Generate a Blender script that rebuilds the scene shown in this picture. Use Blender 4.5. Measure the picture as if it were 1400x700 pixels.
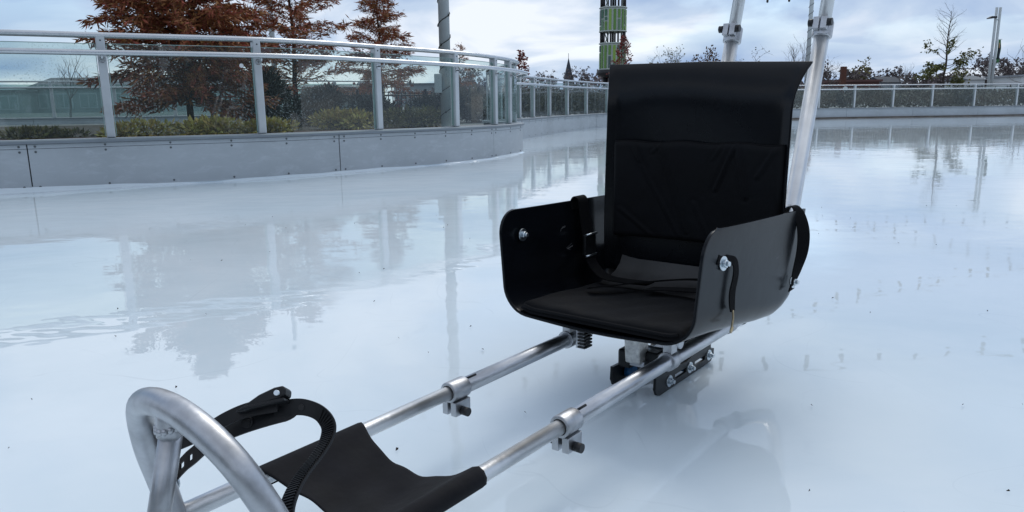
import bpy, bmesh, math, random
import numpy as np
from mathutils import Vector, Matrix
R = math.radians
random.seed(7); RNG = np.random.default_rng(7)
for o in list(bpy.data.objects): bpy.data.objects.remove(o)
scene = bpy.context.scene
COL = scene.collection

# ------------------------------------------------------------------ camera
cam_d = bpy.data.cameras.new('camera'); cam = bpy.data.objects.new('camera', cam_d); COL.objects.link(cam)
cam_d.sensor_width = 36.0; cam_d.lens = 36.0 * 1015 / 1400
cam_d.clip_start = 0.05; cam_d.clip_end = 3000
cam.location = (0, 0, 0.6)
cam.matrix_world = (Matrix.Translation((0, 0, 0.6)) @ Matrix.Rotation(R(90 - 11.62), 4, 'X') @ Matrix.Rotation(R(-0.65), 4, 'Z'))
scene.camera = cam

# ------------------------------------------------------------------ sky and sun
SUN_EL, SUN_AZ = R(48), R(20)      # azimuth clockwise from +Y : beyond the seat, veiled by cloud
world = bpy.data.worlds.new('World'); scene.world = world; world.use_nodes = True
wt = world.node_tree; wn = wt.nodes; wl = wt.links
for n in list(wn): wn.remove(n)
def WN(t, **k):
    n = wn.new(t)
    for a, b in k.items(): setattr(n, a, b)
    return n
out = WN('ShaderNodeOutputWorld'); bg = WN('ShaderNodeBackground'); bg.inputs[1].default_value = 0.122
sky = WN('ShaderNodeTexSky', sky_type='NISHITA', sun_disc=False)
sky.sun_elevation = SUN_EL; sky.sun_rotation = SUN_AZ; sky.dust_density = 0.4; sky.air_density = 1.0
tc = WN('ShaderNodeTexCoord'); sep = WN('ShaderNodeSeparateXYZ'); wl.new(tc.outputs['Generated'], sep.inputs[0])
zz = WN('ShaderNodeMath', operation='ABSOLUTE'); wl.new(sep.outputs[2], zz.inputs[0])
za = WN('ShaderNodeMath', operation='ADD'); wl.new(zz.outputs[0], za.inputs[0]); za.inputs[1].default_value = 0.22
dv = WN('ShaderNodeCombineXYZ')
for i in (0, 1):
    d = WN('ShaderNodeMath', operation='DIVIDE'); wl.new(sep.outputs[i], d.inputs[0]); wl.new(za.outputs[0], d.inputs[1]); wl.new(d.outputs[0], dv.inputs[i])
n1 = WN('ShaderNodeTexNoise'); n1.inputs['Scale'].default_value = 0.62; n1.inputs['Detail'].default_value = 7; n1.inputs['Roughness'].default_value = 0.52; n1.inputs['Distortion'].default_value = 0.35
mp = WN('ShaderNodeMapping'); mp.inputs['Location'].default_value = (3.1, 1.7, 0); mp.inputs['Scale'].default_value = (1.0, 1.0, 1)
wl.new(dv.outputs[0], mp.inputs[0]); wl.new(mp.outputs[0], n1.inputs['Vector'])
r1 = WN('ShaderNodeValToRGB'); r1.color_ramp.elements[0].position = 0.34; r1.color_ramp.elements[1].position = 0.49; wl.new(n1.outputs[0], r1.inputs[0])
n2 = WN('ShaderNodeTexNoise'); n2.inputs['Scale'].default_value = 1.15; n2.inputs['Detail'].default_value = 8; n2.inputs['Roughness'].default_value = 0.5; n2.inputs['Distortion'].default_value = 0.4
mp2 = WN('ShaderNodeMapping'); mp2.inputs['Location'].default_value = (8.3, -2.2, 4); mp2.inputs['Scale'].default_value = (1.0, 0.9, 1); wl.new(dv.outputs[0], mp2.inputs[0]); wl.new(mp2.outputs[0], n2.inputs['Vector'])
r2 = WN('ShaderNodeValToRGB'); e = r2.color_ramp.elements
e[0].position = 0.36; e[0].color = (2.3, 3.25, 5.0, 1); e[1].position = 0.60; e[1].color = (6.2, 6.6, 7.2, 1)
m = e.new(0.5); m.color = (3.85, 4.7, 5.95, 1); wl.new(n2.outputs[0], r2.inputs[0])
mixw = WN('ShaderNodeMixRGB'); hzr = WN('ShaderNodeMapRange'); hzr.inputs[1].default_value = 0.20; hzr.inputs[2].default_value = 0.05; wl.new(zz.outputs[0], hzr.inputs[0]); mxf = WN('ShaderNodeMath', operation='MAXIMUM'); wl.new(r1.outputs[0], mxf.inputs[0]); wl.new(hzr.outputs[0], mxf.inputs[1]); wl.new(mxf.outputs[0], mixw.inputs[0]); wl.new(sky.outputs[0], mixw.inputs[1]); wl.new(r2.outputs[0], mixw.inputs[2])
wl.new(mixw.outputs[0], bg.inputs[0]); wl.new(bg.outputs[0], out.inputs[0])

sun_d = bpy.data.lights.new('sun', 'SUN'); sun = bpy.data.objects.new('sun', sun_d); COL.objects.link(sun)
sun_d.energy = 0.9; sun_d.angle = R(30); sun_d.color = (1.0, 0.96, 0.9)
sd = Vector((math.sin(SUN_AZ) * math.cos(SUN_EL), math.cos(SUN_AZ) * math.cos(SUN_EL), math.sin(SUN_EL)))
sun.rotation_euler = sd.to_track_quat('Z', 'Y').to_euler(); sun.location = sd * 60

vs = scene.view_settings
vs.view_transform = 'Standard'; vs.look = 'None'; vs.exposure = 0.25; vs.gamma = 1.0; vs.use_curve_mapping = False
scene.render.engine = 'CYCLES'; scene.cycles.transparent_max_bounces = 48; scene.cycles.max_bounces = 12

# ------------------------------------------------------------------ materials
MATS = {}
def mat(name, col, rough=0.5, metal=0.0, var=0.0, vscale=8.0, bump=0.0, bscale=40.0, spec=0.5, island=0.0, ior=1.45, col2=None, coat=0.0, stretch=None):
    m = bpy.data.materials.new(name); m.use_nodes = True
    nt = m.node_tree; N = nt.nodes; L = nt.links; b = N['Principled BSDF']
    b.inputs['Roughness'].default_value = rough; b.inputs['Metallic'].default_value = metal
    b.inputs['IOR'].default_value = ior; b.inputs['Specular IOR Level'].default_value = spec; b.inputs['Coat Weight'].default_value = coat
    c = (*col, 1); b.inputs['Base Color'].default_value = c
    t = N.new('ShaderNodeTexCoord'); vec = t.outputs['Object']
    if stretch:
        mpp = N.new('ShaderNodeMapping'); mpp.inputs['Scale'].default_value = stretch; L.new(vec, mpp.inputs[0]); vec = mpp.outputs[0]
    if var or col2:
        nz = N.new('ShaderNodeTexNoise'); nz.inputs['Scale'].default_value = vscale; nz.inputs['Detail'].default_value = 6; nz.inputs['Roughness'].default_value = 0.6
        L.new(vec, nz.inputs['Vector'])
        rp = N.new('ShaderNodeValToRGB'); rp.color_ramp.elements[0].position = 0.32; rp.color_ramp.elements[1].position = 0.68
        if col2: rp.color_ramp.elements[0].color = c; rp.color_ramp.elements[1].color = (*col2, 1)
        else:
            rp.color_ramp.elements[0].color = tuple(x * (1 - var) for x in col) + (1,); rp.color_ramp.elements[1].color = tuple(min(1, x * (1 + var)) for x in col) + (1,)
        L.new(nz.outputs[0], rp.inputs[0]); last = rp.outputs[0]
        mr = N.new('ShaderNodeMapRange'); mr.inputs[3].default_value = max(0.02, rough * 0.8); mr.inputs[4].default_value = min(1, rough * 1.2)
        L.new(nz.outputs[0], mr.inputs[0]); L.new(mr.outputs[0], b.inputs['Roughness'])
    else: last = None
    if island:
        g = N.new('ShaderNodeNewGeometry'); hs = N.new('ShaderNodeHueSaturation')
        m1 = N.new('ShaderNodeMapRange'); m1.inputs[3].default_value = 1 - island; m1.inputs[4].default_value = 1 + island; L.new(g.outputs['Random Per Island'], m1.inputs[0]); L.new(m1.outputs[0], hs.inputs['Value'])
        m2 = N.new('ShaderNodeMapRange'); m2.inputs[3].default_value = 0.5 - island * 0.06; m2.inputs[4].default_value = 0.5 + island * 0.06
        mm = N.new('ShaderNodeMath'); mm.operation = 'FRACT'; m3 = N.new('ShaderNodeMath'); m3.operation = 'MULTIPLY'; m3.inputs[1].default_value = 7.3
        L.new(g.outputs['Random Per Island'], m3.inputs[0]); L.new(m3.outputs[0], mm.inputs[0]); L.new(mm.outputs[0], m2.inputs[0]); L.new(m2.outputs[0], hs.inputs['Hue'])
        if last: L.new(last, hs.inputs['Color'])
        else: hs.inputs['Color'].default_value = c
        last = hs.outputs[0]
    if last: L.new(last, b.inputs['Base Color'])
    if bump:
        nb = N.new('ShaderNodeTexNoise'); nb.inputs['Scale'].default_value = bscale; nb.inputs['Detail'].default_value = 4; L.new(vec, nb.inputs['Vector'])
        bp = N.new('ShaderNodeBump'); bp.inputs['Strength'].default_value = 1.0; bp.inputs['Distance'].default_value = bump; L.new(nb.outputs[0], bp.inputs['Height']); L.new(bp.outputs[0], b.inputs['Normal'])
    MATS[name] = m
    return m

mat('aluminium', (0.47, 0.485, 0.51), 0.34, 1.0, var=0.28, vscale=30, bump=0.0006, bscale=120, stretch=(1, 0.25, 1))
mat('satin_aluminium', (0.45, 0.46, 0.48), 0.40, 1.0, var=0.24, vscale=22, bump=0.0005, bscale=60)
mat('cast_aluminium', (0.72, 0.71, 0.68), 0.5, 0.9, var=0.25, vscale=60, bump=0.003, bscale=90)
mat('zinc', (0.6, 0.66, 0.7), 0.3, 1.0)
mat('brass', (0.5, 0.4, 0.25), 0.35, 1.0)
mat('black_bolt', (0.012, 0.012, 0.013), 0.4)
mat('black_steel', (0.007, 0.008, 0.009), 0.36, spec=0.4, var=0.3, vscale=30)
mat('blue_plastic', (0.02, 0.12, 0.28), 0.4)
mat('webbing', (0.004, 0.004, 0.005), 0.85, spec=0.2, bump=0.002, bscale=400, stretch=(1, 1, 1))
mat('strap_plastic', (0.006, 0.0065, 0.008), 0.42, spec=0.4, bump=0.0003, bscale=60)
mat('cap_metal', (0.22, 0.25, 0.28), 0.5, 0.3, var=0.08, vscale=5)
mat('screw_dark', (0.10, 0.11, 0.12), 0.5)
mat('bright_aluminium', (0.68, 0.69, 0.70), 0.40, 1.0, var=0.1, vscale=14, bump=0.0006, bscale=70)
mat('floor_sheen_grey', (0.034, 0.034, 0.035), 0.5, var=0.3, vscale=12)  # black shell floor, lightened to carry the sky's sheen
mat('post_metal', (0.52, 0.55, 0.57), 0.42, 0.6, var=0.08, vscale=5)
mat('rail_metal', (0.54, 0.56, 0.58), 0.24, 0.95, var=0.06, vscale=6)
mat('white_frame', (0.62, 0.66, 0.68), 0.5)
mat('dark_gap', (0.02, 0.022, 0.025), 0.9)
mat('kick_strip', (0.12, 0.10, 0.085), 0.8, var=0.3, vscale=3)
mat('plaza', (0.20, 0.20, 0.20), 0.9, var=0.2, vscale=0.3)
mat('mulch', (0.045, 0.033, 0.024), 0.95, var=0.5, vscale=6, bump=0.03, bscale=12)
mat('bark', (0.05, 0.04, 0.034), 0.9, var=0.35, vscale=12, bump=0.01, bscale=20)
mat('bark_grey', (0.085, 0.075, 0.07), 0.9, var=0.3, vscale=8)
mat('cypress_leaf', (0.29, 0.105, 0.045), 0.75, island=0.45)
mat('red_leaf', (0.20, 0.042, 0.03), 0.7, island=0.4)
mat('olive_leaf', (0.12, 0.105, 0.03), 0.7, island=0.45)
mat('bough_leaf', (0.11, 0.115, 0.03), 0.7, island=0.4)
mat('brown_leaf', (0.10, 0.052, 0.028), 0.7, island=0.4)
mat('yellow_leaf', (0.36, 0.29, 0.08), 0.7, island=0.4)
mat('dark_leaf', (0.022, 0.026, 0.018), 0.75, island=0.5)
mat('grass_leaf', (0.115, 0.102, 0.078), 0.8, island=0.5)
mat('far_wood', (0.12, 0.098, 0.098), 0.95, island=0.4)
mat('pole_paint', (0.46, 0.50, 0.51), 0.5, 0.0, var=0.06, vscale=4)
mat('cable', (0.02, 0.025, 0.02), 0.6)
mat('bulb', (0.03, 0.03, 0.03), 0.3)
mat('tower_black', (0.012, 0.012, 0.014), 0.5)
mat('tower_white', (0.42, 0.47, 0.43), 0.5)
for i, c in enumerate([(0.1, 0.22, 0.035), (0.03, 0.11, 0.055), (0.20, 0.34, 0.05), (0.05, 0.09, 0.08), (0.10, 0.20, 0.10)]): mat('tower_green%d' % i, c, 0.25, var=0.1, vscale=1)
mat('amber', (0.55, 0.33, 0.05), 0.4)
mat('slate', (0.035, 0.045, 0.06), 0.8, var=0.2, vscale=1)
mat('roof_grey', (0.14, 0.16, 0.18), 0.8, var=0.15, vscale=0.6)
mat('wall_white', (0.60, 0.62, 0.62), 0.8, var=0.06, vscale=0.4)
mat('wall_teal', (0.33, 0.39, 0.40), 0.8, var=0.08, vscale=0.4)
mat('wall_grey', (0.26, 0.28, 0.30), 0.8, var=0.1, vscale=0.4)
mat('wall_yellow', (0.42, 0.30, 0.10), 0.8, var=0.1, vscale=0.5)
mat('wall_red', (0.10, 0.05, 0.045), 0.85, var=0.2, vscale=0.6)
mat('rust_post', (0.09, 0.035, 0.022), 0.8, var=0.2)
mat('window_dark', (0.05, 0.065, 0.075), 0.12)
mat('window_pale', (0.24, 0.33, 0.34), 0.1)
mat('banner_green', (0.05, 0.16, 0.06), 0.7); mat('banner_dark', (0.02, 0.025, 0.04), 0.7); mat('banner_tan', (0.4, 0.25, 0.12), 0.7)
mat('white_sticker', (0.75, 0.77, 0.78), 0.6)
mat('speck', (0.03, 0.025, 0.02), 0.9)

def shell_mat(name, base, rough):
    m = mat(name, base, rough, var=0.25, vscale=7, bump=0.0008, bscale=14)
    nt = m.node_tree; N = nt.nodes; L = nt.links; b = N['Principled BSDF']
    t = N.new('ShaderNodeTexCoord')
    mpp = N.new('ShaderNodeMapping'); mpp.inputs['Scale'].default_value = (1, 1, 2.3); mpp.inputs['Rotation'].default_value = (0.3, 0.6, 0.4); L.new(t.outputs['Object'], mpp.inputs[0])
    v = N.new('ShaderNodeTexVoronoi'); v.feature = 'DISTANCE_TO_EDGE'; v.inputs['Scale'].default_value = 11; L.new(mpp.outputs[0], v.inputs['Vector'])
    nz = N.new('ShaderNodeTexNoise'); nz.inputs['Scale'].default_value = 9; L.new(t.outputs['Object'], nz.inputs['Vector'])
    lt = N.new('ShaderNodeMath'); lt.operation = 'LESS_THAN'; lt.inputs[1].default_value = 0.008; L.new(v.outputs['Distance'], lt.inputs[0])
    gt = N.new('ShaderNodeMath'); gt.operation = 'GREATER_THAN'; gt.inputs[1].default_value = 0.70; L.new(nz.outputs[0], gt.inputs[0])
    mu = N.new('ShaderNodeMath'); mu.operation = 'MULTIPLY'; L.new(lt.outputs[0], mu.inputs[0]); L.new(gt.outputs[0], mu.inputs[1])
    src = b.inputs['Base Color'].links[0].from_socket
    mx = N.new('ShaderNodeMixRGB'); mx.inputs[2].default_value = (0.12, 0.12, 0.12, 1); L.new(mu.outputs[0], mx.inputs[0]); L.new(src, mx.inputs[1]); L.new(mx.outputs[0], b.inputs['Base Color'])
    return m
shell_mat('black_shell', (0.004, 0.005, 0.007), 0.24)
MATS['black_shell'].node_tree.nodes['Principled BSDF'].inputs['Specular IOR Level'].default_value = 0.23

def fabric_mat(name, base):
    m = mat(name, base, 0.82, var=0.35, vscale=14, bump=0.003, bscale=22)
    b = m.node_tree.nodes['Principled BSDF']; b.inputs['Sheen Weight'].default_value = 0.02; b.inputs['Specular IOR Level'].default_value = 0.2; b.inputs['Sheen Roughness'].default_value = 0.5
    return m
fabric_mat('cushion_fabric', (0.004, 0.0045, 0.006)); fabric_mat('sling_fabric', (0.008, 0.008, 0.010))

def wall_mat():
    m = mat('rink_wall', (0.41, 0.445, 0.475), 0.55, 0.15, var=0.10, vscale=1.2, bump=0.004, bscale=3)
    nt = m.node_tree; N = nt.nodes; L = nt.links; b = N['Principled BSDF']
    t = N.new('ShaderNodeTexCoord'); mpp = N.new('ShaderNodeMapping'); mpp.inputs['Scale'].default_value = (3.1, 3.1, 9); L.new(t.outputs['Object'], mpp.inputs[0])
    nz = N.new('ShaderNodeTexNoise'); nz.inputs['Scale'].default_value = 1.6; nz.inputs['Detail'].default_value = 14; nz.inputs['Roughness'].default_value = 0.82; nz.inputs['Distortion'].default_value = 0.5; L.new(mpp.outputs[0], nz.inputs['Vector'])
    rp = N.new('ShaderNodeValToRGB'); rp.color_ramp.elements[0].position = 0.50; rp.color_ramp.elements[1].position = 0.68; L.new(nz.outputs[0], rp.inputs[0])
    src = b.inputs['Base Color'].links[0].from_socket
    mx = N.new('ShaderNodeMixRGB'); mx.inputs[2].default_value = (0.50, 0.54, 0.575, 1); L.new(rp.outputs[0], mx.inputs[0]); L.new(src, mx.inputs[1]); L.new(mx.outputs[0], b.inputs['Base Color'])
    return m
wall_mat()

def glass_mat(name, tint, haze):
    m = bpy.data.materials.new(name); m.use_nodes = True; nt = m.node_tree; N = nt.nodes; L = nt.links
    for n in list(N): N.remove(n)
    o = N.new('ShaderNodeOutputMaterial'); tr = N.new('ShaderNodeBsdfTransparent'); tr.inputs[0].default_value = (*tint, 1)
    gl = N.new('ShaderNodeBsdfGlossy'); gl.inputs['Roughness'].default_value = 0.02; gl.inputs[0].default_value = (0.95, 0.97, 0.97, 1)
    fr = N.new('ShaderNodeFresnel'); fr.inputs[0].default_value = 1.5
    mx = N.new('ShaderNodeMixShader'); ge = N.new('ShaderNodeNewGeometry'); iv = N.new('ShaderNodeMath'); iv.operation = 'SUBTRACT'; iv.inputs[0].default_value = 1.0; L.new(ge.outputs['Backfacing'], iv.inputs[1]); fm = N.new('ShaderNodeMath'); fm.operation = 'MULTIPLY'; L.new(fr.outputs[0], fm.inputs[0]); L.new(iv.outputs[0], fm.inputs[1]); L.new(fm.outputs[0], mx.inputs[0]); L.new(tr.outputs[0], mx.inputs[1]); L.new(gl.outputs[0], mx.inputs[2])
    df = N.new('ShaderNodeBsdfDiffuse'); df.inputs[0].default_value = (0.5, 0.56, 0.58, 1)
    tl = N.new('ShaderNodeBsdfTranslucent'); tl.inputs[0].default_value = (0.5, 0.56, 0.58, 1)
    ad = N.new('ShaderNodeMixShader'); ad.inputs[0].default_value = 0.5; L.new(df.outputs[0], ad.inputs[1]); L.new(tl.outputs[0], ad.inputs[2])
    t = N.new('ShaderNodeTexCoord')
    v = N.new('ShaderNodeTexVoronoi'); v.inputs['Scale'].default_value = 42; L.new(t.outputs['Object'], v.inputs['Vector'])
    lt = N.new('ShaderNodeMapRange'); lt.inputs[1].default_value = 0.30; lt.inputs[2].default_value = 0.16; lt.inputs[3].default_value = 0; lt.inputs[4].default_value = 0.34; L.new(v.outputs['Distance'], lt.inputs[0])
    nz = N.new('ShaderNodeTexNoise'); nz.inputs['Scale'].default_value = 2.3; nz.inputs['Detail'].default_value = 5; L.new(t.outputs['Object'], nz.inputs['Vector'])
    mr = N.new('ShaderNodeMapRange'); mr.inputs[1].default_value = 0.42; mr.inputs[2].default_value = 0.62; L.new(nz.outputs[0], mr.inputs[0])
    mu = N.new('ShaderNodeMath'); mu.operation = 'MULTIPLY_ADD'; L.new(lt.outputs[0], mu.inputs[0]); L.new(mr.outputs[0], mu.inputs[1]); mu.inputs[2].default_value = haze
    m2 = N.new('ShaderNodeMixShader'); L.new(mu.outputs[0], m2.inputs[0]); L.new(mx.outputs[0], m2.inputs[1]); L.new(ad.outputs[0], m2.inputs[2])
    L.new(m2.outputs[0], o.inputs[0]); MATS[name] = m
glass_mat('pane_glass', (0.83, 0.895, 0.88), 0.032)
mat('glass_edge', (0.30, 0.42, 0.40), 0.2)
glass_mat('pale_glass', (0.70, 0.80, 0.79), 0.17)

def ice_mat():
    m = bpy.data.materials.new('wet_ice'); m.use_nodes = True; nt = m.node_tree; N = nt.nodes; L = nt.links; b = N['Principled BSDF']
    t = N.new('ShaderNodeTexCoord'); P = t.outputs['Object']
    def noise(sc, det, rough=0.5, stretch=None, dist=0.0):
        vec = P
        if stretch:
            mp_ = N.new('ShaderNodeMapping'); mp_.inputs['Scale'].default_value = stretch; L.new(P, mp_.inputs[0]); vec = mp_.outputs[0]
        n = N.new('ShaderNodeTexNoise'); n.inputs['Scale'].default_value = sc; n.inputs['Detail'].default_value = det; n.inputs['Roughness'].default_value = rough; n.inputs['Distortion'].default_value = dist
        L.new(vec, n.inputs['Vector']); return n.outputs[0]
    rp = N.new('ShaderNodeValToRGB'); rp.color_ramp.elements[0].position = 0.3; rp.color_ramp.elements[1].position = 0.72
    rp.color_ramp.elements[0].color = (0.59, 0.69, 0.75, 1); rp.color_ramp.elements[1].color = (0.735, 0.805, 0.85, 1)
    L.new(noise(0.9, 8, 0.6, dist=0.6), rp.inputs[0])
    # scuffs frozen in the surface
    s2 = N.new('ShaderNodeMapRange'); s2.inputs[1].default_value = 0.60; s2.inputs[2].default_value = 0.78; s2.inputs[4].default_value = 0.35; L.new(noise(5, 9, 0.7, dist=1.2), s2.inputs[0])
    mx = N.new('ShaderNodeMixRGB'); mx.inputs[2].default_value = (0.50, 0.585, 0.66, 1); L.new(s2.outputs[0], mx.inputs[0]); L.new(rp.outputs[0], mx.inputs[1])
    last = mx.outputs[0]
    for sc, st_, wd, amt in ((1.3, (1, 1, 1), 0.0016, 0.35), (0.9, (1.7, 0.6, 1), 0.0011, 0.3), (2.4, (0.5, 1.3, 1), 0.0018, 0.22)):      # hairline skate marks
        nn = noise(sc, 2, 0.4, stretch=st_, dist=0.3); sb = N.new('ShaderNodeMath'); sb.operation = 'SUBTRACT'; sb.inputs[1].default_value = 0.5; L.new(nn, sb.inputs[0]); ab = N.new('ShaderNodeMath'); ab.operation = 'ABSOLUTE'; L.new(sb.outputs[0], ab.inputs[0])
        mr_ = N.new('ShaderNodeMapRange'); mr_.inputs[1].default_value = wd; mr_.inputs[2].default_value = 0.0; mr_.inputs[3].default_value = 0.0; mr_.inputs[4].default_value = amt; L.new(ab.outputs[0], mr_.inputs[0])
        gate = N.new('ShaderNodeMapRange'); gate.inputs[1].default_value = 0.5; gate.inputs[2].default_value = 0.62; L.new(noise(1.7 * sc, 3, 0.6), gate.inputs[0]); gm = N.new('ShaderNodeMath'); gm.operation = 'MULTIPLY'; L.new(mr_.outputs[0], gm.inputs[0]); L.new(gate.outputs[0], gm.inputs[1])
        m_ = N.new('ShaderNodeMixRGB'); m_.inputs[2].default_value = (0.42, 0.50, 0.56, 1); L.new(gm.outputs[0], m_.inputs[0]); L.new(last, m_.inputs[1]); last = m_.outputs[0]
    L.new(last, b.inputs['Base Color'])
    b.inputs['IOR'].default_value = 1.42; b.inputs['Specular IOR Level'].default_value = 0.5
    rr = N.new('ShaderNodeMapRange'); rr.inputs[1].default_value = 0.53; rr.inputs[2].default_value = 0.56; rr.inputs[3].default_value = 0.004; rr.inputs[4].default_value = 0.055; L.new(noise(0.75, 7, 0.62, dist=0.7), rr.inputs[0]); L.new(rr.outputs[0], b.inputs['Roughness'])
    b1 = N.new('ShaderNodeBump'); b1.inputs['Distance'].default_value = 0.0035; b1.inputs['Strength'].default_value = 1; L.new(noise(0.8, 1.5, 0.35, dist=0.8), b1.inputs['Height'])
    b2 = N.new('ShaderNodeBump'); b2.inputs['Distance'].default_value = 0.0011; b2.inputs['Strength'].default_value = 1; L.new(noise(4, 2, 0.5, stretch=(1, 1.6, 1)), b2.inputs['Height']); L.new(b1.outputs[0], b2.inputs['Normal'])
    L.new(b2.outputs[0], b.inputs['Normal'])
    MATS['wet_ice'] = m
ice_mat()

# ------------------------------------------------------------------ mesh helpers
class MB:
    def __init__(s): s.v = []; s.f = []; s.sm = []
    def add(s, vs_, fs, smooth=False):
        o = len(s.v); s.v += [tuple(x) for x in vs_]; s.f += [tuple(i + o for i in f) for f in fs]; s.sm += [smooth] * len(fs); return s
    def box(s, c, d, rot=None):
        c = Vector(c); h = Vector(d) * 0.5; pts = []
        for sx in (-1, 1):
            for sy in (-1, 1):
                for sz in (-1, 1):
                    p = Vector((sx * h.x, sy * h.y, sz * h.z))
                    if rot: p = rot @ p
                    pts.append(c + p)
        return s.add(pts, [(0, 1, 3, 2), (4, 6, 7, 5), (0, 4, 5, 1), (2, 3, 7, 6), (0, 2, 6, 4), (1, 5, 7, 3)])
    def tube(s, pts, r, n=12, caps=True, flat=1.0):
        pts = [Vector(p) for p in pts]; k = len(pts)
        rs = r if isinstance(r, (list, tuple)) else [r] * k
        T = []
        for i in range(k):
            a = pts[min(i + 1, k - 1)] - pts[max(i - 1, 0)]; T.append(a.normalized() if a.length > 1e-9 else Vector((0, 0, 1)))
        up = Vector((0, 0, 1)) if abs(T[0].z) < 0.9 else Vector((0, 1, 0))
        nrm = (up - T[0] * up.dot(T[0])).normalized(); vs_ = []
        for i in range(k):
            if i: nrm = (nrm - T[i] * nrm.dot(T[i])).normalized()
            bn = T[i].cross(nrm)
            for j in range(n):
                a = 2 * math.pi * j / n; vs_.append(pts[i] + (nrm * math.cos(a) * flat + bn * math.sin(a)) * rs[i])
        fs = []
        for i in range(k - 1):
            for j in range(n):
                a, b_ = i * n + j, i * n + (j + 1) % n; fs.append((a, b_, b_ + n, a + n))
        s.add(vs_, fs, True)
        if caps: s.add(vs_[:n], [tuple(range(n))[::-1]]); s.add(vs_[-n:], [tuple(range(n))])
        return s
    def cyl(s, a, b_, r, n=16): return s.tube([a, b_], r, n)
    def grid(s, P, smooth=True, closed=False):
        nu = len(P); nv = len(P[0]); vs_ = [p for row in P for p in row]; fs = []
        for i in range(nu - 1):
            for j in range(nv if closed else nv - 1):
                j2 = (j + 1) % nv; fs.append((i * nv + j, i * nv + j2, (i + 1) * nv + j2, (i + 1) * nv + j))
        return s.add(vs_, fs, smooth)
    def prism(s, poly, axis, a, b_):
        # polygon in the two other axes, extruded along axis 0/1/2
        def mk(p, t):
            q = list(p); q.insert(axis, t); return tuple(q)
        n = len(poly); v0 = [mk(p, a) for p in poly]; v1 = [mk(p, b_) for p in poly]
        fs = [tuple(range(n))[::-1], tuple(range(n, 2 * n))] + [(i, (i + 1) % n, (i + 1) % n + n, i + n) for i in range(n)]
        return s.add(v0 + v1, fs)
    def lathe(s, base, prof, n=16):
        b0 = Vector(base); P = [[b0 + Vector((r * math.cos(2 * math.pi * j / n), r * math.sin(2 * math.pi * j / n), z)) for j in range(n)] for r, z in prof]
        return s.grid(P, True, True)
    def ribbon(s, pts, wid, th):
        # pts centre points, wid = list of half-width vectors ; a strap with thickness
        pts = [Vector(p) for p in pts]; wid = [Vector(w) for w in wid]; k = len(pts); P = []
        for i in range(k):
            t = (pts[min(i + 1, k - 1)] - pts[max(i - 1, 0)]).normalized(); n = t.cross(wid[i]).normalized() * (th / 2)
            P.append([pts[i] + wid[i] + n, pts[i] + wid[i] - n, pts[i] - wid[i] - n, pts[i] - wid[i] + n])
        s.grid(P, False, True); s.add(P[0], [(3, 2, 1, 0)]); s.add(P[-1], [(0, 1, 2, 3)]); return s
    def build(s, name, m, parent=None, mods=None, fixn=True):
        me = bpy.data.meshes.new(name); me.from_pydata(s.v, [], s.f); me.polygons.foreach_set('use_smooth', s.sm)
        if fixn:
            bm = bmesh.new(); bm.from_mesh(me); bmesh.ops.remove_doubles(bm, verts=bm.verts, dist=1e-6); bmesh.ops.recalc_face_normals(bm, faces=bm.faces); bm.to_mesh(me); bm.free()
        me.materials.append(MATS[m]); me.update()
        return link(name, me, parent)
def link(name, me, parent=None):
    o = bpy.data.objects.new(name, me); COL.objects.link(o)
    if parent is not None: o.parent = parent
    return o
def tag(o, label=None, cat=None, group=None, kind=None):
    if label: o['label'] = label
    if cat: o['category'] = cat
    if group: o['group'] = group
    if kind: o['kind'] = kind
    return o
def empty(name, loc=(0, 0, 0), rz=0.0, label=None, cat=None, group=None):
    o = bpy.data.objects.new(name, None); COL.objects.link(o); o.location = loc; o.rotation_euler = (0, 0, rz); o.empty_display_size = 0.1
    return tag(o, label, cat, group)
def bevel(o, w, seg=2):
    md = o.modifiers.new('bevel', 'BEVEL'); md.width = w; md.segments = seg; md.limit_method = 'ANGLE'; md.angle_limit = R(35); return o
def solid(o, th, off=-1):
    md = o.modifiers.new('solid', 'SOLIDIFY'); md.thickness = th; md.offset = off; return o
def catmull(P, n=8):
    P = [Vector(p) for p in P]; Q = [P[0] * 2 - P[1]] + P + [P[-1] * 2 - P[-2]]; o = []
    for i in range(1, len(Q) - 2):
        a, b_, c, d = Q[i - 1:i + 3]
        for k in range(n):
            t = k / n; o.append(0.5 * ((2 * b_) + (c - a) * t + (2 * a - 5 * b_ + 4 * c - d) * t * t + (3 * b_ - a - 3 * c + d) * t ** 3))
    o.append(P[-1]); return o
def leaves(name, pos, dirs, length, width, m, parent=None, nrm=None):
    # thin pointed blades, one quad each (numpy)
    n = len(pos); pos = np.asarray(pos, float); dirs = np.asarray(dirs, float); dirs /= np.linalg.norm(dirs, axis=1)[:, None] + 1e-9
    rnd = RNG.normal(size=(n, 3)); side = np.cross(dirs, rnd); side /= np.linalg.norm(side, axis=1)[:, None] + 1e-9
    L_ = (np.asarray(length) * np.ones(n))[:, None]; W_ = (np.asarray(width) * np.ones(n))[:, None]
    V = np.empty((n, 4, 3)); V[:, 0] = pos; V[:, 1] = pos + dirs * L_ * 0.45 + side * W_; V[:, 2] = pos + dirs * L_; V[:, 3] = pos + dirs * L_ * 0.45 - side * W_
    me = bpy.data.meshes.new(name); me.vertices.add(4 * n); me.vertices.foreach_set('co', V.reshape(-1))
    me.loops.add(4 * n); me.loops.foreach_set('vertex_index', np.arange(4 * n, dtype=np.int32)); me.polygons.add(n)
    me.polygons.foreach_set('loop_start', np.arange(0, 4 * n, 4, dtype=np.int32)); me.update(calc_edges=True); me.materials.append(MATS[m])
    return link(name, me, parent)

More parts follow.
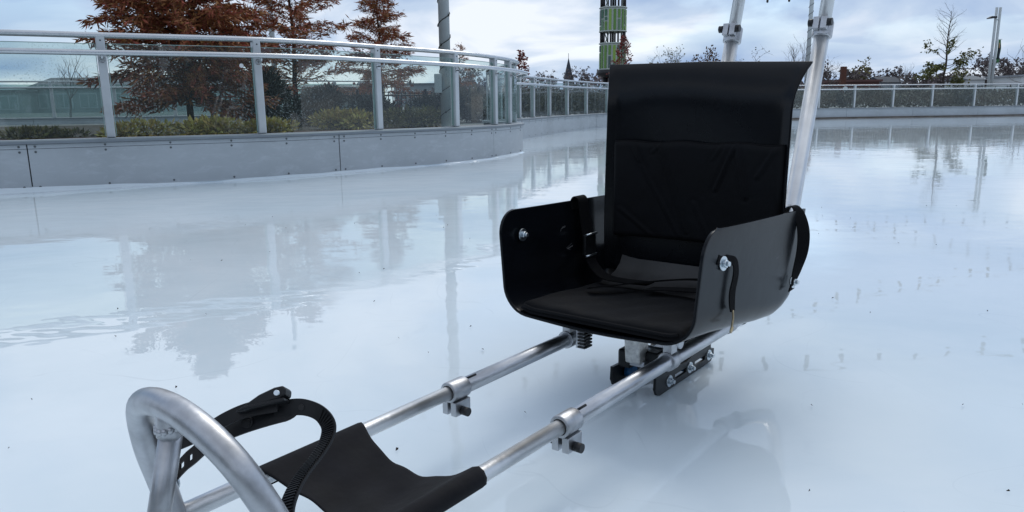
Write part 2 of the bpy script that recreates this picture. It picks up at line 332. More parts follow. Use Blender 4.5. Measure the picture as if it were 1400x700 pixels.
# ------------------------------------------------------------------ the rink: ice, ground
PATH = [(-7, 4.4), (-5.2, 4.75), (-3.7, 5.37), (-3.04, 5.72), (-2.04, 6.25), (-1.19, 7.05), (-.5, 7.8), (-.1, 8.5), (.13, 9.2), (.12, 9.7), (-.1, 10.4), (-.25, 11.2), (-.15, 12.1), (.2, 12.9),
        (.65, 14.3), (1.2, 15.9), (2.5, 18.8), (4.6, 21.3), (7.2, 23.2), (10.1, 24.4), (12.5, 24.9), (15.3, 25.3), (18, 25.8), (22, 25.8), (27, 25)]
CUR = catmull([(x, y, 0) for x, y in PATH], 40)
class Curve:
    def __init__(s, pts):
        s.p = np.array([(q[0], q[1]) for q in pts]); s.s = np.r_[0, np.cumsum(np.linalg.norm(np.diff(s.p, axis=0), axis=1))]
    def at(s, t): return np.array([np.interp(t, s.s, s.p[:, 0]), np.interp(t, s.s, s.p[:, 1])])
    def nrm(s, t):
        d = s.at(min(t + 0.06, s.s[-1])) - s.at(max(t - 0.06, 0)); d /= np.linalg.norm(d); return np.array([-d[1], d[0]])
    def pt(s, t, off, z): q = s.at(t) + s.nrm(t) * off; return (q[0], q[1], z)
    def span(s, a, b_, step):
        n = max(1, int(math.ceil((b_ - a) / step))); return [a + (b_ - a) * i / n for i in range(n + 1)]
RINK = Curve(CUR)

ice = MB().add([(-60, -40, 0), (80, -40, 0), (80, 60, 0), (-60, 60, 0)], [(0, 1, 2, 3)]).build('ice', 'wet_ice'); tag(ice, 'wet pale blue skating rink ice mirroring the railing', None, kind='structure')
# ground outside the rink, one sheet that starts at the barrier and runs to the horizon
g = MB(); rows = []
for t in RINK.span(0.0, RINK.s[-1], 0.35):
    q = RINK.at(t) + RINK.nrm(t) * 0.16; d = q - np.array([4.0, 0.0]); d /= np.linalg.norm(d)
    rows.append([(q[0], q[1], -0.02)] + [(*(q + d * rr), 0.26) for rr in (0.0, 1, 3, 6, 12, 25, 60, 150, 400, 1200)])
g.grid(rows, True); gr = g.build('ground', 'plaza'); tag(gr, 'grey ground beyond the rink barrier', None, kind='structure')

# ------------------------------------------------------------------ barrier builder
def sweep(cv, ts, prof, closed=True):
    m = MB(); P = [[cv.pt(t, o, z) for o, z in prof(t)] for t in ts]
    m.grid(P, False, closed)
    if closed:
        n = len(P[0]); m.add(P[0], [tuple(range(n))]); m.add(P[-1], [tuple(range(n))[::-1]])
    return m
def barrier(root, cv, a, b_, posts, seams, Hf, Zf, near=True, kick=False, hand_off=-0.055, glass='pane_glass'):
    base = sweep(cv, cv.span(a, b_, 0.15 if near else 0.5), lambda t: [(0.012, -0.03), (0.15, -0.03), (0.15, Zf(t) - 0.03), (0.012, Zf(t) - 0.03)]).build('wall_core', 'dark_gap', root)
    for s0, s1 in zip(seams[:-1], seams[1:]):
        if s1 < a or s0 > b_: continue
        s0 = max(s0, a); s1 = min(s1, b_)
        jit = random.uniform(-0.002, 0.002)
        p = sweep(cv, cv.span(s0 + 0.004, s1 - 0.004, 0.12 if near else 0.5), lambda t: [(jit, -0.02), (0.0115, -0.02), (0.0115, Zf(t) - 0.064), (jit, Zf(t) - 0.064)]).build('wall_panel', 'rink_wall', root)
        tr = sweep(cv, cv.span(s0 + 0.004, s1 - 0.004, 0.12 if near else 0.5), lambda t: [(jit - 0.004, Zf(t) - 0.061), (0.0115, Zf(t) - 0.061), (0.0115, Zf(t) - 0.031), (jit - 0.004, Zf(t) - 0.031)]).build('trim_strip', 'rink_wall', p)
        if near:
            m = MB(); ns = max(2, int((s1 - s0) / 0.42)); 
            for i in range(ns + 1):
                t = s0 + 0.05 + (s1 - s0 - 0.1) * i / ns
                for z, o in ((Zf(t) - 0.046, -0.004), (Zf(t) - 0.085, 0.0), (0.035, 0.0)):
                    m.tube([cv.pt(t, jit + o + 0.002, z), cv.pt(t, jit + o - 0.003, z)], 0.0085, 8)
            tag(m.build('screws', 'screw_dark', p), kind='stuff')
    sweep(cv, cv.span(a, b_, 0.1 if near else 0.4), lambda t: [(-0.022, Zf(t) - 0.028), (0.17, Zf(t) - 0.028), (0.17, Zf(t)), (-0.008, Zf(t)), (-0.022, Zf(t) - 0.008)]).build('wall_cap', 'cap_metal', root)
    if kick: sweep(cv, cv.span(a, b_, 0.5), lambda t: [(-0.05, 0.0), (-0.012, 0.0), (-0.012, 0.045), (-0.05, 0.04)]).build('kick_strip', 'kick_strip', root)
    for t in posts:
        if t < a - 0.01 or t > b_ + 0.01: continue
        n = cv.nrm(t); tg = np.array([n[1], -n[0]]); ang = math.atan2(tg[1], tg[0]); rot = Matrix.Rotation(ang, 3, 'Z'); c = cv.pt(t, 0.075, 0); H = Hf(t); z0 = Zf(t) + 0.001
        m = MB(); m.box((c[0], c[1], (z0 + H - 0.02) / 2), (0.062 if near else 0.06, 0.075, H - 0.02 - z0), rot); po = bevel(m.build('post', 'post_metal', root), 0.008)
        if near:
            m = MB()
            m.tube([cv.pt(t, 0.036, H - 0.20), cv.pt(t, 0.030, H - 0.20)], 0.024, 14)
            m.tube([cv.pt(t, 0.032, H - 0.20), cv.pt(t, -0.02, H - 0.205), cv.pt(t, hand_off, H - 0.19), cv.pt(t, hand_off, H - 0.165)], 0.008, 8)
            m.build('bracket', 'rail_metal', po)
            m = MB(); m.tube([cv.pt(t, 0.0385, H - 0.06), cv.pt(t, 0.0345, H - 0.06)], 0.006, 8); m.build('screw', 'dark_gap', po)
    allp = [t for t in posts if a - 0.01 <= t <= b_ + 0.01]
    for t0, t1 in zip(allp[:-1], allp[1:]):
        ts = cv.span(t0 + 0.04, t1 - 0.04, 0.12 if near else 0.4)
        gp = sweep(cv, ts, lambda t: [(0.07, Zf(t) + 0.012), (0.082, Zf(t) + 0.012), (0.082, Hf(t) - 0.085), (0.07, Hf(t) - 0.085)]).build('glass_pane', glass, root)

        if near:
            sweep(cv, ts, lambda t: [(0.069, Hf(t) - 0.0845), (0.083, Hf(t) - 0.0845), (0.083, Hf(t) - 0.080), (0.069, Hf(t) - 0.080)]).build('pane_edge', 'glass_edge', gp)
            for te in (ts[0] - 0.003, ts[-1] + 0.003): mE = MB(); q = cv.pt(te, 0.076, 0); nE = cv.nrm(te); mE.box((q[0], q[1], (Zf(te) + Hf(te) - 0.073) / 2), (0.0055, 0.014, Hf(te) - 0.097 - Zf(te)), Matrix.Rotation(math.atan2(-nE[0], nE[1]), 3, 'Z')); mE.build('pane_edge', 'glass_edge', gp)
    ts = cv.span(a, b_, 0.08 if near else 0.4)
    MB().tube([cv.pt(t, 0.07, Hf(t) - 0.022) for t in ts], 0.036 if near else 0.03, 12, flat=0.62).build('top_rail', 'rail_metal', root)
    MB().tube([cv.pt(t, hand_off, Hf(t) - 0.155) for t in ts], 0.021, 12).build('hand_rail', 'rail_metal', root)
Hf = lambda t: float(np.interp(t, [6, 12], [1.155, 1.075])); Zf = lambda t: float(np.interp(t, [5, 9, 13, 20], [0.375, 0.365, 0.345, 0.335]))
P1 = [0.35, 1.6, 2.9, 4.21, 5.34, 6.51, 7.51, 8.30, 8.75, 9.6, 10.5, 11.4, 12.2, 12.97, 13.83, 15.01, 16.27, 17.74, 19.18, 20.4]
S1 = [0.0, 1.3, 3.66, 6.02, 8.13, 10.3, 12.4, 15.9, 18.3, 20.5]
left_b = empty('rink_barrier', label='curved rink wall with glass panels and silver handrails on the left', cat='barrier')
barrier(left_b, RINK, 0.05, 20.45, P1, S1, Hf, Zf)
P2 = [20.75, 22.0, 23.3, 24.6, 26.0, 27.4, 28.76, 30.09, 31.49, 32.9, 34.46, 36.16, 37.8, 39.4, 41, 42.6, 44.2]
S2 = [20.5, 24, 27.4, 29.8, 32.2, 34.6, 37, 39.4, 42, 44.4]
right_b = empty('rink_barrier', label='far rink wall with low glass railing across the ice on the right', cat='barrier')
barrier(right_b, RINK, 20.5, 44.4, P2, S2, Hf, Zf, near=False, kick=True)
m = MB(); a = RINK.pt(5.21, 0.0685, 0.925); b_ = RINK.pt(5.21, 0.0665, 0.925); m.tube([a, b_], 0.017, 16); m.build('sticker', 'white_sticker', left_b)

rg_ = np.random.default_rng(3); ph = rg_.uniform(0, 6.28, 6)
def bank(t): return 0.035 + 0.022 * math.sin(2.3 * t + ph[0]) + 0.015 * math.sin(5.9 * t + ph[1]) + 0.008 * math.sin(14 * t + ph[2]) + 0.10 * math.exp(-((t - 3.6) / 0.7) ** 2)
sb_ = sweep(RINK, RINK.span(0.05, 12, 0.05), lambda t: [(0.0105, -0.01), (-max(0.006, bank(t)), -0.004), (-0.55 * max(0.006, bank(t)), 0.005), (-0.006, 0.010 + 0.18 * max(0.0, bank(t))), (0.0105, 0.012 + 0.2 * max(0.0, bank(t)))])
tag(sb_.build('ice_edge', 'wet_ice', None), 'uneven ice lip frozen along the foot of the left wall', kind='structure')
# second railing across the planted island
c2 = Curve(catmull([(-22, 12.8, 0), (-15, 14.6, 0), (-11, 16.2, 0), (-8, 17.4, 0), (-5, 18.2, 0), (-2.5, 19.5, 0)], 20))
isl = empty('rink_barrier', label='pale glass railing seen through the near left panes, beyond the planting bed', cat='barrier')
barrier(isl, c2, 0.2, c2.s[-1] - 0.1, [0.4 + 1.22 * i for i in range(18)], [0.2 + 2.4 * i for i in range(10)], lambda t: 1.2, lambda t: 0.40, near=False, glass='pale_glass')

# ------------------------------------------------------------------ the sled (local x = across, y = backwards along the rails, origin under the skates)
UX, VX = math.sin(R(38)), math.cos(R(38)); U0 = 1.46; VC = -0.704
sled = empty('ice_sled', (UX * U0 + VX * VC, VX * U0 - UX * VC, 0), -R(38), 'black bucket seat on a silver tubular sled frame with skates, foot sling and push handles', 'ice sled')
def L(v, u, z): return (v, u - U0, z)
ZR = 0.12
def both(fn):
    for s in (-1, 1): fn(s)
RV = 0.114
# rails
for s in (-1, 1):
    MB().tube([L(s * RV, 0.905, ZR), L(s * RV, 1.2, ZR), L(s * (RV + .003), 1.5, ZR), L(s * (RV + .003), 1.60, ZR)], 0.0143, 20).build('rail', 'aluminium', sled)
    MB().tube([L(s * RV, 0.40 if s > 0 else 0.386, ZR), L(s * RV, 0.6, ZR), L(s * RV, 0.93, ZR)], 0.0118, 20).build('inner_tube', 'bright_aluminium', sled)
    # split clamp collar
    m = MB(); P = []
    for y0 in (0.866, 0.868, 0.906, 0.908):
        ro = 0.0172 if y0 in (0.866, 0.908) else 0.0180; P.append([L(s * RV + ro * math.cos(2 * math.pi * j / 24), y0, ZR + ro * math.sin(2 * math.pi * j / 24)) for j in range(24)])
    P = [[L(s * RV + 0.0132 * math.cos(2 * math.pi * j / 24), 0.866, ZR + 0.0132 * math.sin(2 * math.pi * j / 24)) for j in range(24)]] + P + [[L(s * RV + 0.0144 * math.cos(2 * math.pi * j / 24), 0.908, ZR + 0.0144 * math.sin(2 * math.pi * j / 24)) for j in range(24)]]
    m.grid(P, True, True)
    m.box(L(s * RV - 0.0095, 0.887, ZR - 0.0285), (0.0120, 0.038, 0.025)); m.box(L(s * RV + 0.0095, 0.887, ZR - 0.0285), (0.0120, 0.038, 0.025))
    cl = bevel(m.build('clamp', 'satin_aluminium', sled), 0.001)
    m = MB(); m.cyl(L(s * RV + 0.0158, 0.884, ZR - 0.033), L(s * RV + 0.030, 0.884, ZR - 0.033), 0.0075, 14); m.cyl(L(s * RV - 0.024, 0.884, ZR - 0.033), L(s * RV - 0.0158, 0.884, ZR - 0.033), 0.0075, 6)
    m.cyl(L(s * RV - 0.003, 0.884, ZR - 0.033), L(s * RV + 0.003, 0.884, ZR - 0.033), 0.004, 8); m.build('bolt', 'black_bolt', cl)
    # slot behind the clamp
    m = MB(); m.tube([L(s * RV + 0.004, 0.912, ZR + 0.0137), L(s * RV + 0.004, 0.934, ZR + 0.0137)], 0.0022, 8); m.build('slot', 'dark_gap', cl)
# push handles
HA = (1.855, 0.12); HB = (2.055, 0.784); HC = (2.16, 1.12)
for s in (-1, 1):
    v = s * 0.119
    MB().tube([L(v, 1.575, ZR + 0.004), L(v, 1.70, ZR + 0.035), L(v, 1.80, ZR + 0.07), L(v, 1.868, ZR + 0.14), L(v, HB[0] - 0.003, HB[1] - 0.01)], 0.0188, 20).build('handle_tube', 'bright_aluminium', sled)
    MB().tube([L(v, HB[0] - 0.02, HB[1] - 0.06), L(v, HC[0], HC[1] - 0.03), L(v * 0.9, HC[0] + 0.02, HC[1] + 0.03)], 0.0163, 20).build('handle_tube', 'bright_aluminium', sled)
    ax = Vector((0, HB[0] - HA[0], HB[1] - HA[1])).normalized(); c0 = Vector(L(v, HB[0] - 0.002, HB[1] - 0.008))
    m = MB(); m.tube([c0 - ax * 0.021, c0 - ax * 0.019, c0 + ax * 0.019, c0 + ax * 0.021], [0.0225, 0.0245, 0.0245, 0.0225], 24)
    fr = Vector((0, -ax.z, ax.y)); rot = Matrix((Vector((1, 0, 0)), fr * -1, ax)).transposed()
    for k in (-1, 1): m.box(c0 + fr * 0.027 + Vector((k * 0.0095, 0, 0)) + ax * 0.006, (0.0155, 0.018, 0.032), rot)
    cl = bevel(m.build('clamp', 'satin_aluminium', sled), 0.002)
    m = MB()
    for k in (-1, 1): m.tube([c0 + fr * 0.029 + ax * 0.008 + Vector((k * 0.0176, 0, 0)), c0 + fr * 0.029 + ax * 0.008 + Vector((k * 0.029, 0, 0))], 0.0095, 12)
    m.build('bolt', 'black_bolt', cl)
    m = MB(); m.tube([c0 + fr * 0.0178 - ax * 0.024, c0 + fr * 0.0178 - ax * 0.062], 0.0024, 8); m.build('slot', 'dark_gap', cl)
    # welded tab carrying the backrest
    m = MB(); m.box(L(v, 1.80, 0.33), (0.008, 0.20, 0.03)); bevel(m.build('back_bracket', 'satin_aluminium', sled), 0.002)
MB().tube([L(-0.119 * 0.9, HC[0] + 0.02, HC[1] + 0.03), L(0, HC[0] + 0.03, HC[1] + 0.045), L(0.119 * 0.9, HC[0] + 0.02, HC[1] + 0.03)], 0.0163, 16).build('push_bar', 'satin_aluminium', sled)

# front hoop (arch across the rails) with stay and nose skid
def hp(v, z): return L(v, 0.405 - 0.33 * (z - 0.12), z)
arch = [L(-0.112, 0.386, 0.112), L(-0.121, 0.379, 0.165), L(-0.125, 0.370, 0.21), hp(-0.115, 0.252), hp(-0.085, 0.283), hp(-0.045, 0.297), hp(0.0, 0.298), hp(0.045, 0.285), hp(0.082, 0.256), hp(0.104, 0.212), hp(0.113, 0.165), hp(0.114, 0.118)]
hoop = MB().tube(catmull(arch, 6), 0.0150, 24).build('front_hoop', 'satin_aluminium', sled)
st = [L(-0.012, 0.347, 0.284), L(-0.012, 0.325, 0.20), L(-0.012, 0.298, 0.10), L(-0.012, 0.285, 0.03)]
MB().tube(st, 0.0118, 20).build('stay', 'satin_aluminium', sled)
w = MB().tube([L(-0.012, 0.3475, 0.294), L(-0.012, 0.3455, 0.286), L(-0.012, 0.343, 0.276), L(-0.012, 0.341, 0.268)], [0.0150, 0.0148, 0.0138, 0.0121], 18); 
for i in range(14):
    a = 2 * math.pi * i / 14; ce = Vector(L(-0.012, 0.3435, 0.2775)) + Vector((0.0128 * math.cos(a), 0.0128 * math.sin(a), 0.003 * math.cos(a) ** 2)); w.tube([ce + Vector((0, 0, -0.0038)), ce + Vector((0, 0, -0.002)), ce + Vector((0, 0, 0.002)), ce + Vector((0, 0, 0.0038))], [0.0012, 0.0034, 0.0034, 0.0012], 8)
w.build('weld', 'satin_aluminium', hoop)
MB().tube([L(-0.012, 0.20, 0.045), L(-0.012, 0.24, 0.014), L(-0.012, 0.30, 0.010), L(-0.012, 0.42, 0.014)], 0.0095, 12).build('nose_skid', 'satin_aluminium', sled)

# seat shell
def shell_sec(u, n=44):
    k = (u - 1.15) / 0.45; k = max(0, min(1, k))
    wt_ = 0.208 + 0.024 * k; wb = 0.196 + 0.03 * k
    zb = float(np.interp(u, [1.14, 1.25, 1.36, 1.45, 1.52, 1.56, 1.585, 1.605], [0.184, 0.180, 0.170, 0.160, 0.156, 0.166, 0.196, 0.25])); zt = 0.386 - 0.010 * k
    rc = 0.058 - 0.022 * k
    pts = []
    # left top -> down -> corner -> bottom -> corner -> right top
    pl = []
    for i in range(26):
        f = (i / 26) ** 1.7; pl.append((-(wt_ + (wb - wt_) * f), zt + (zb + rc - zt) * f))
    for i in range(11):
        a = math.pi + (math.pi / 2) * i / 10; pl.append((-(wb - rc) + rc * math.cos(a), zb + rc + rc * math.sin(a)))
    half = pl
    mid = [(-(wb - rc) + (wb - rc) * 2 * i / 12, zb - 0.006 * math.sin(math.pi * i / 12)) for i in range(1, 12)]
    return half + mid + [(-x, z) for x, z in reversed(half)]
def front_u(z, zt=0.386, r=0.048):
    f = 1.150
    if z > zt - r: d = z - (zt - r); f += r - math.sqrt(max(0, r * r - d * d))
    return f
us = [0, .012, .03, .07, .12, .18, .25, .33, .42, .5, .58, .66, .74, .8, .86, .91, .95, .98, 1.0]
P = []
for k in us:
    row = []
    u_lin = 1.15 + 0.455 * k; sec = shell_sec(u_lin)
    for v, z in sec:
        u = u_lin + (front_u(z) - 1.15) * (1 - k) ** 2
        if z > 0.33 and k < 0.5: z = z - 0.0 
        if v < 0: v -= 0.017 * (1 - k) * min(1.0, (-v / 0.16) ** 2)
        row.append(L(v, u, z))
    P.append(row)
seat = MB().grid(P).build('seat_shell', 'black_shell', sled); solid(seat, 0.0055, 1); bevel(seat, 0.0015)

# backrest shell
P = []
for i in range(31):
    f = i / 30; z = 0.20 + 0.480 * f
    fl = max(0, (z - 0.585) / 0.095); du = 0.034 * fl ** 2.2; dw = 0.020 * fl ** 2
    row = []
    for j in range(29):
        g_ = j / 28 * 2 - 1; v = g_ * (0.216 + dw); bow = 0.024 * (1 - g_ ** 2)
        edge = -0.010 * max(0, (abs(g_) - 0.90) / 0.10) ** 2 * (1 - fl if fl < 1 else 0)
        row.append(L(v, 1.556 + bow + edge + du * (1.0) + 0.004 * math.sin(3 * g_ + 5 * f), z - 0.006 * g_ * f + 0.004 * (1 - abs(g_)) * fl))
    P.append(row)
back = MB().grid(P).build('backrest', 'black_shell', sled); solid(back, 0.005, 1); bevel(back, 0.0015)

# back cushion : quilted cloth panel with diagonal folds
def cushion_disp(a, b_):
    d = 0.0
    for (a0, b0, a1, b1, w_, h_) in ((0.10, 1.0, 0.42, 0.05, 0.025, 0.009), (0.27, 1.0, 0.46, 0.1, 0.02, 0.008), (0.73, 1.0, 0.62, 0.55, 0.025, 0.010), (0.73, 1.0, 0.80, 0.5, 0.03, 0.009), (0.13, 0.98, 0.17, 0.8, 0.02, 0.008),
                                     (0.95, 0.95, 0.86, 0.7, 0.03, 0.007), (0.05, 0.3, 0.28, 0.0, 0.03, 0.007), (0.5, 0.4, 0.62, 0.0, 0.03, 0.006), (0.30, 1.0, 0.24, 0.9, 0.02, 0.007), (0.66, 1, 0.6, 0.85, 0.02, 0.006)):
        px_, py_ = a - a0, b_ - b0; dx, dy = a1 - a0, b1 - b0; t = max(0, min(1, (px_ * dx + py_ * dy) / (dx * dx + dy * dy)))
        w_ *= 0.42; h_ *= 0.40; q = math.hypot(px_ - t * dx, (py_ - t * dy) * 0.6); d += h_ * (math.exp(-(q / w_) ** 2) - 0.7 * math.exp(-((q - 1.7 * w_) / w_) ** 2))
    return d
P = []
NA, NB = 96, 64
for i in range(NB + 1):
    row = []
    for j in range(NA + 1):
        a = j / NA; b_ = i / NB; g_ = a * 2 - 1
        v = -0.192 + 0.398 * a; z = 0.285 + 0.226 * b_ + 0.002 * math.sin(a * 19) * b_
        e_ = min(1, min(a, 1 - a, b_ * 0.57, (1 - b_) * 0.57) / 0.035); puff = 0.017 * math.sqrt(max(0, 1 - (1 - e_) ** 2))
        row.append(L(v, 1.552 + 0.024 * (1 - g_ ** 2) - 0.003 - puff - cushion_disp(a, b_) * e_, z))
    P.append(row)
MB().grid(P).build('back_cushion', 'cushion_fabric', sled)
MB().tube([L(-0.190 + 0.394 * i / 30, 1.552 + 0.024 * (1 - (i / 15 - 1) ** 2) - 0.008, 0.5085 + 0.002 * math.sin(i / 30 * 19)) for i in range(31)], 0.003, 8).build('seam', 'webbing', sled)
# seat cushion
P = []
for i in range(41):
    row = []
    for j in range(61):
        a = j / 60; b_ = i / 40; v = -0.178 + 0.356 * a; u = 1.154 + 0.30 * b_
        zb = float(np.interp(u, [1.14, 1.25, 1.36, 1.45, 1.52], [0.186, 0.182, 0.174, 0.170, 0.178]))
        e_ = min(1, min(a * 0.36, (1 - a) * 0.36, b_ * 0.3, (1 - b_) * 0.3) / 0.02); puff = 0.020 * math.sqrt(max(0, 1 - (1 - e_) ** 2))
        side = max(0, abs(v) - 0.14); zs = zb + 6.0 * side * side
        row.append(L(v, u, zs + puff + 0.0015 * math.sin(9 * a + 4 * b_) * e_ + 0.001 * math.sin(31 * a - 13 * b_) * e_))
    P.append(row)
cu = MB().grid(P).build('seat_cushion', 'cushion_fabric', sled)
MB().tube([L(-0.168 + 0.336 * i / 24, 1.1545 + 0.0, 0.196 + 6.0 * max(0, abs(-0.168 + 0.336 * i / 24) - 0.14) ** 2) for i in range(25)], 0.0035, 8).build('piping', 'cushion_fabric', cu)

P = [[L(-0.172 + 0.344 * j / 16, u, z + 0.03 * max(0, abs(j / 8 - 1) - 0.8)) for j in range(17)] for u, z in ((1.43, 0.182), (1.47, 0.185), (1.50, 0.190), (1.525, 0.199), (1.545, 0.213), (1.556, 0.232))]  # rear floor of the black shell, sky sheen put into its grey
MB().grid(P).build('seat_floor_sheen', 'floor_sheen_grey', sled)
# straps and buckles
def strap(name, pts, wdir, hw, th=0.0025, parent=None, n=6, m='webbing'):
    c = catmull(pts, n)
    if isinstance(wdir, list):
        wc = catmull(wdir, n); w_ = [q.normalized() * hw for q in wc]
    else: w_ = [Vector(wdir).normalized() * hw] * len(c)
    return MB().ribbon(c, w_, th).build(name, m, parent or sled)
# inside-left strap hanging over the side
sl = strap('lap_strap', [L(-0.2265, 1.435, 0.36), L(-0.2275, 1.432, 0.380), L(-0.219, 1.432, 0.390), L(-0.209, 1.434, 0.382), L(-0.2075, 1.44, 0.35), L(-0.2045, 1.447, 0.30), L(-0.198, 1.449, 0.255), L(-0.185, 1.448, 0.228), L(-0.150, 1.44, 0.208), L(-0.10, 1.44, 0.2045), L(-0.04, 1.45, 0.2045)], [(0, 1, 0)] * 11, 0.019)
m = MB(); m.box(L(-0.1985, 1.447, 0.277), (0.010, 0.046, 0.050)); bk = bevel(m.build('strap_buckle', 'black_steel', sled), 0.003)
for z in (0.302, 0.252):
    MB().tube([L(-0.1925, 1.424, z), L(-0.1925, 1.470, z)], 0.0028, 8).build('buckle_bar', 'zinc', bk)
strap('lap_strap', [L(-0.121, 1.325, 0.2085), L(-0.09, 1.36, 0.211), L(-0.05, 1.41, 0.213), L(0.0, 1.46, 0.216), L(0.045, 1.49, 0.218), L(0.09, 1.51, 0.214), L(0.14, 1.50, 0.206)], (0.6, -0.6, 0.25), 0.019)
strap('lap_strap', [L(-0.02, 1.40, 0.206), L(0.03, 1.42, 0.208), L(0.08, 1.44, 0.208), L(0.14, 1.45, 0.215), L(0.19, 1.45, 0.25)], (0.2, 1, 0), 0.02)
def bolt(loc, nrm, r=0.012, mname='zinc', parent=None):
    n = Vector(nrm).normalized(); p = Vector(loc); m = MB(); m.tube([p - n * 0.001, p + n * 0.0022], r, 20); w_ = m.build('washer', 'zinc', parent or sled)
    m = MB(); m.tube([p + n * 0.0022, p + n * 0.008], r * 0.55, 6); m.tube([p + n * 0.008, p + n * 0.013], r * 0.33, 10); m.build('bolt', mname, w_); return w_
bolt(L(-0.2150, 1.213, 0.332), (1, 0, 0.05), 0.013)
bolt(L(0.2145, 1.225, 0.322), (1, -0.1, 0.05), 0.013)
bolt(L(0.2375, 1.548, 0.228), (1, -0.1, 0.1), 0.013)
strap('side_tab', [L(0.2125, 1.205, 0.332), L(0.2135, 1.222, 0.326), L(0.2175, 1.245, 0.325), L(0.2215, 1.262, 0.318), L(0.2225, 1.266, 0.295), L(0.2195, 1.262, 0.265), L(0.2190, 1.264, 0.240), L(0.2185, 1.270, 0.226)], [(0, .3, 1), (0, .3, 1), (0, .4, .9), (0, .8, .5), (.15, 1, .1), (.2, 1, 0), (.15, 1, -.1), (0, 1, 0)], 0.0088)
strap('side_loop', [L(0.2135, 1.545, 0.366), L(0.2205, 1.545, 0.3835), L(0.232, 1.552, 0.3850), L(0.2400, 1.562, 0.365), L(0.2465, 1.570, 0.330), L(0.2470, 1.568, 0.290), L(0.2420, 1.557, 0.250), L(0.2395, 1.548, 0.228), L(0.2380, 1.540, 0.212)], [(.1, 1, 0), (.1, 1, 0), (.2, 1, 0), (.6, .8, .1), (.8, .6, .1), (.75, .65, .1), (.4, .9, .1), (.1, 1, .1), (.1, 1, .1)], 0.0125, n=8)
hk = [L(0.219, 1.270, 0.228), L(0.221, 1.268, 0.214), L(0.221, 1.264, 0.200), L(0.219, 1.264, 0.190), L(0.217, 1.272, 0.185), L(0.216, 1.282, 0.192)]
MB().tube(catmull(hk, 5), 0.0019, 8).build('hook', 'brass', sled)

# cross bar, bracket, skate chassis
MB().tube([L(-0.125, 1.262, 0.149), L(0.125, 1.262, 0.149)], 0.0115, 14).build('cross_tube', 'aluminium', sled)
MB().tube([L(-0.125, 1.52, 0.149), L(0.125, 1.52, 0.149)], 0.0115, 14).build('cross_tube', 'aluminium', sled)
for s in (-1, 1):
    for u in (1.235, 1.52):
        m = MB(); m.tube([L(s * RV, u - 0.013, ZR), L(s * RV, u + 0.013, ZR)], 0.0185, 18); m.box(L(s * RV, u + 0.002, ZR + 0.026), (0.018, 0.024, 0.026)); bevel(m.build('saddle', 'satin_aluminium', sled), 0.001)
m = MB(); m.box(L(-0.066, 1.215, 0.137), (0.020, 0.022, 0.042))
tb = m.build('toothed_block', 'aluminium', sled)
m = MB()
for i in range(6):
    z = 0.120 + 0.0068 * i
    for du in (-0.0005,): m.box(L(-0.0545, 1.215, z), (0.006, 0.024, 0.0034)); m.box(L(-0.062, 1.203, z), (0.016, 0.005, 0.0034))
m.build('teeth', 'black_steel', tb)
m = MB(); m.prism([(1.300 - U0, 0.140), (1.345 - U0, 0.140), (1.352 - U0, 0.060), (1.310 - U0, 0.066)], 0, -0.022, 0.012); bevel(m.build('bracket', 'cast_aluminium', sled), 0.003)
m = MB(); m.prism([(1.49 - U0, 0.140), (1.54 - U0, 0.140), (1.54 - U0, 0.060), (1.48 - U0, 0.060)], 0, -0.018, 0.018); bevel(m.build('bracket', 'cast_aluminium', sled), 0.003)
m = MB(); m.box(L(0.0, 1.45, 0.064), (0.034, 0.26, 0.012)); m.build('axle_bar', 'satin_aluminium', sled)
for v, u in ((-0.030, 1.335), (0.026, 1.35), (-0.026, 1.53), (0.026, 1.53)):
    m = MB(); m.box(L(v, u, 0.069), (0.030, 0.034, 0.040)); bevel(m.build('clamp_block', 'black_steel', sled), 0.005)
MB().tube([L(-0.02, 1.372, 0.083), L(0.05, 1.372, 0.083)], 0.008, 12).build('cross_pin', 'zinc', sled)
for s, v in ((1, 0.047), (-1, -0.055)):
    m = MB(); t = 0.006
    def seg(poly): m.prism([(u - U0, z) for u, z in poly], 0, v - t / 2, v + t / 2)
    seg([(1.318, 0.006), (1.330, 0.002), (1.40, 0.002), (1.40, 0.046), (1.312, 0.048), (1.310, 0.020)])
    seg([(1.40, 0.002), (1.455, 0.002), (1.455, 0.016), (1.40, 0.016)]); seg([(1.40, 0.027), (1.455, 0.027), (1.455, 0.040), (1.43, 0.041), (1.40, 0.046)])
    seg([(1.455, 0.002), (1.50, 0.002), (1.50, 0.050), (1.485, 0.045), (1.455, 0.040)])
    seg([(1.50, 0.002), (1.555, 0.002), (1.555, 0.016), (1.50, 0.016)]); seg([(1.50, 0.027), (1.555, 0.027), (1.555, 0.056), (1.515, 0.056), (1.50, 0.050)])
    seg([(1.555, 0.002), (1.590, 0.003), (1.606, 0.012), (1.606, 0.030), (1.588, 0.034), (1.585, 0.056), (1.555, 0.056)])
    pl = m.build('skate_plate', 'black_steel', sled)
    for u in (1.372, 1.473, 1.576): bolt(L(v + s * t / 2, u, 0.0215), (s, 0, 0), 0.0125, 'zinc', pl)
    for u in (1.372, 1.473, 1.576):
        MB().tube([L(v - s * (t / 2 + 0.001), u, 0.0235), L(v - s * 0.022, u, 0.0235)], [0.014, 0.014], 18).build('skate_wheel', 'blue_plastic', pl)

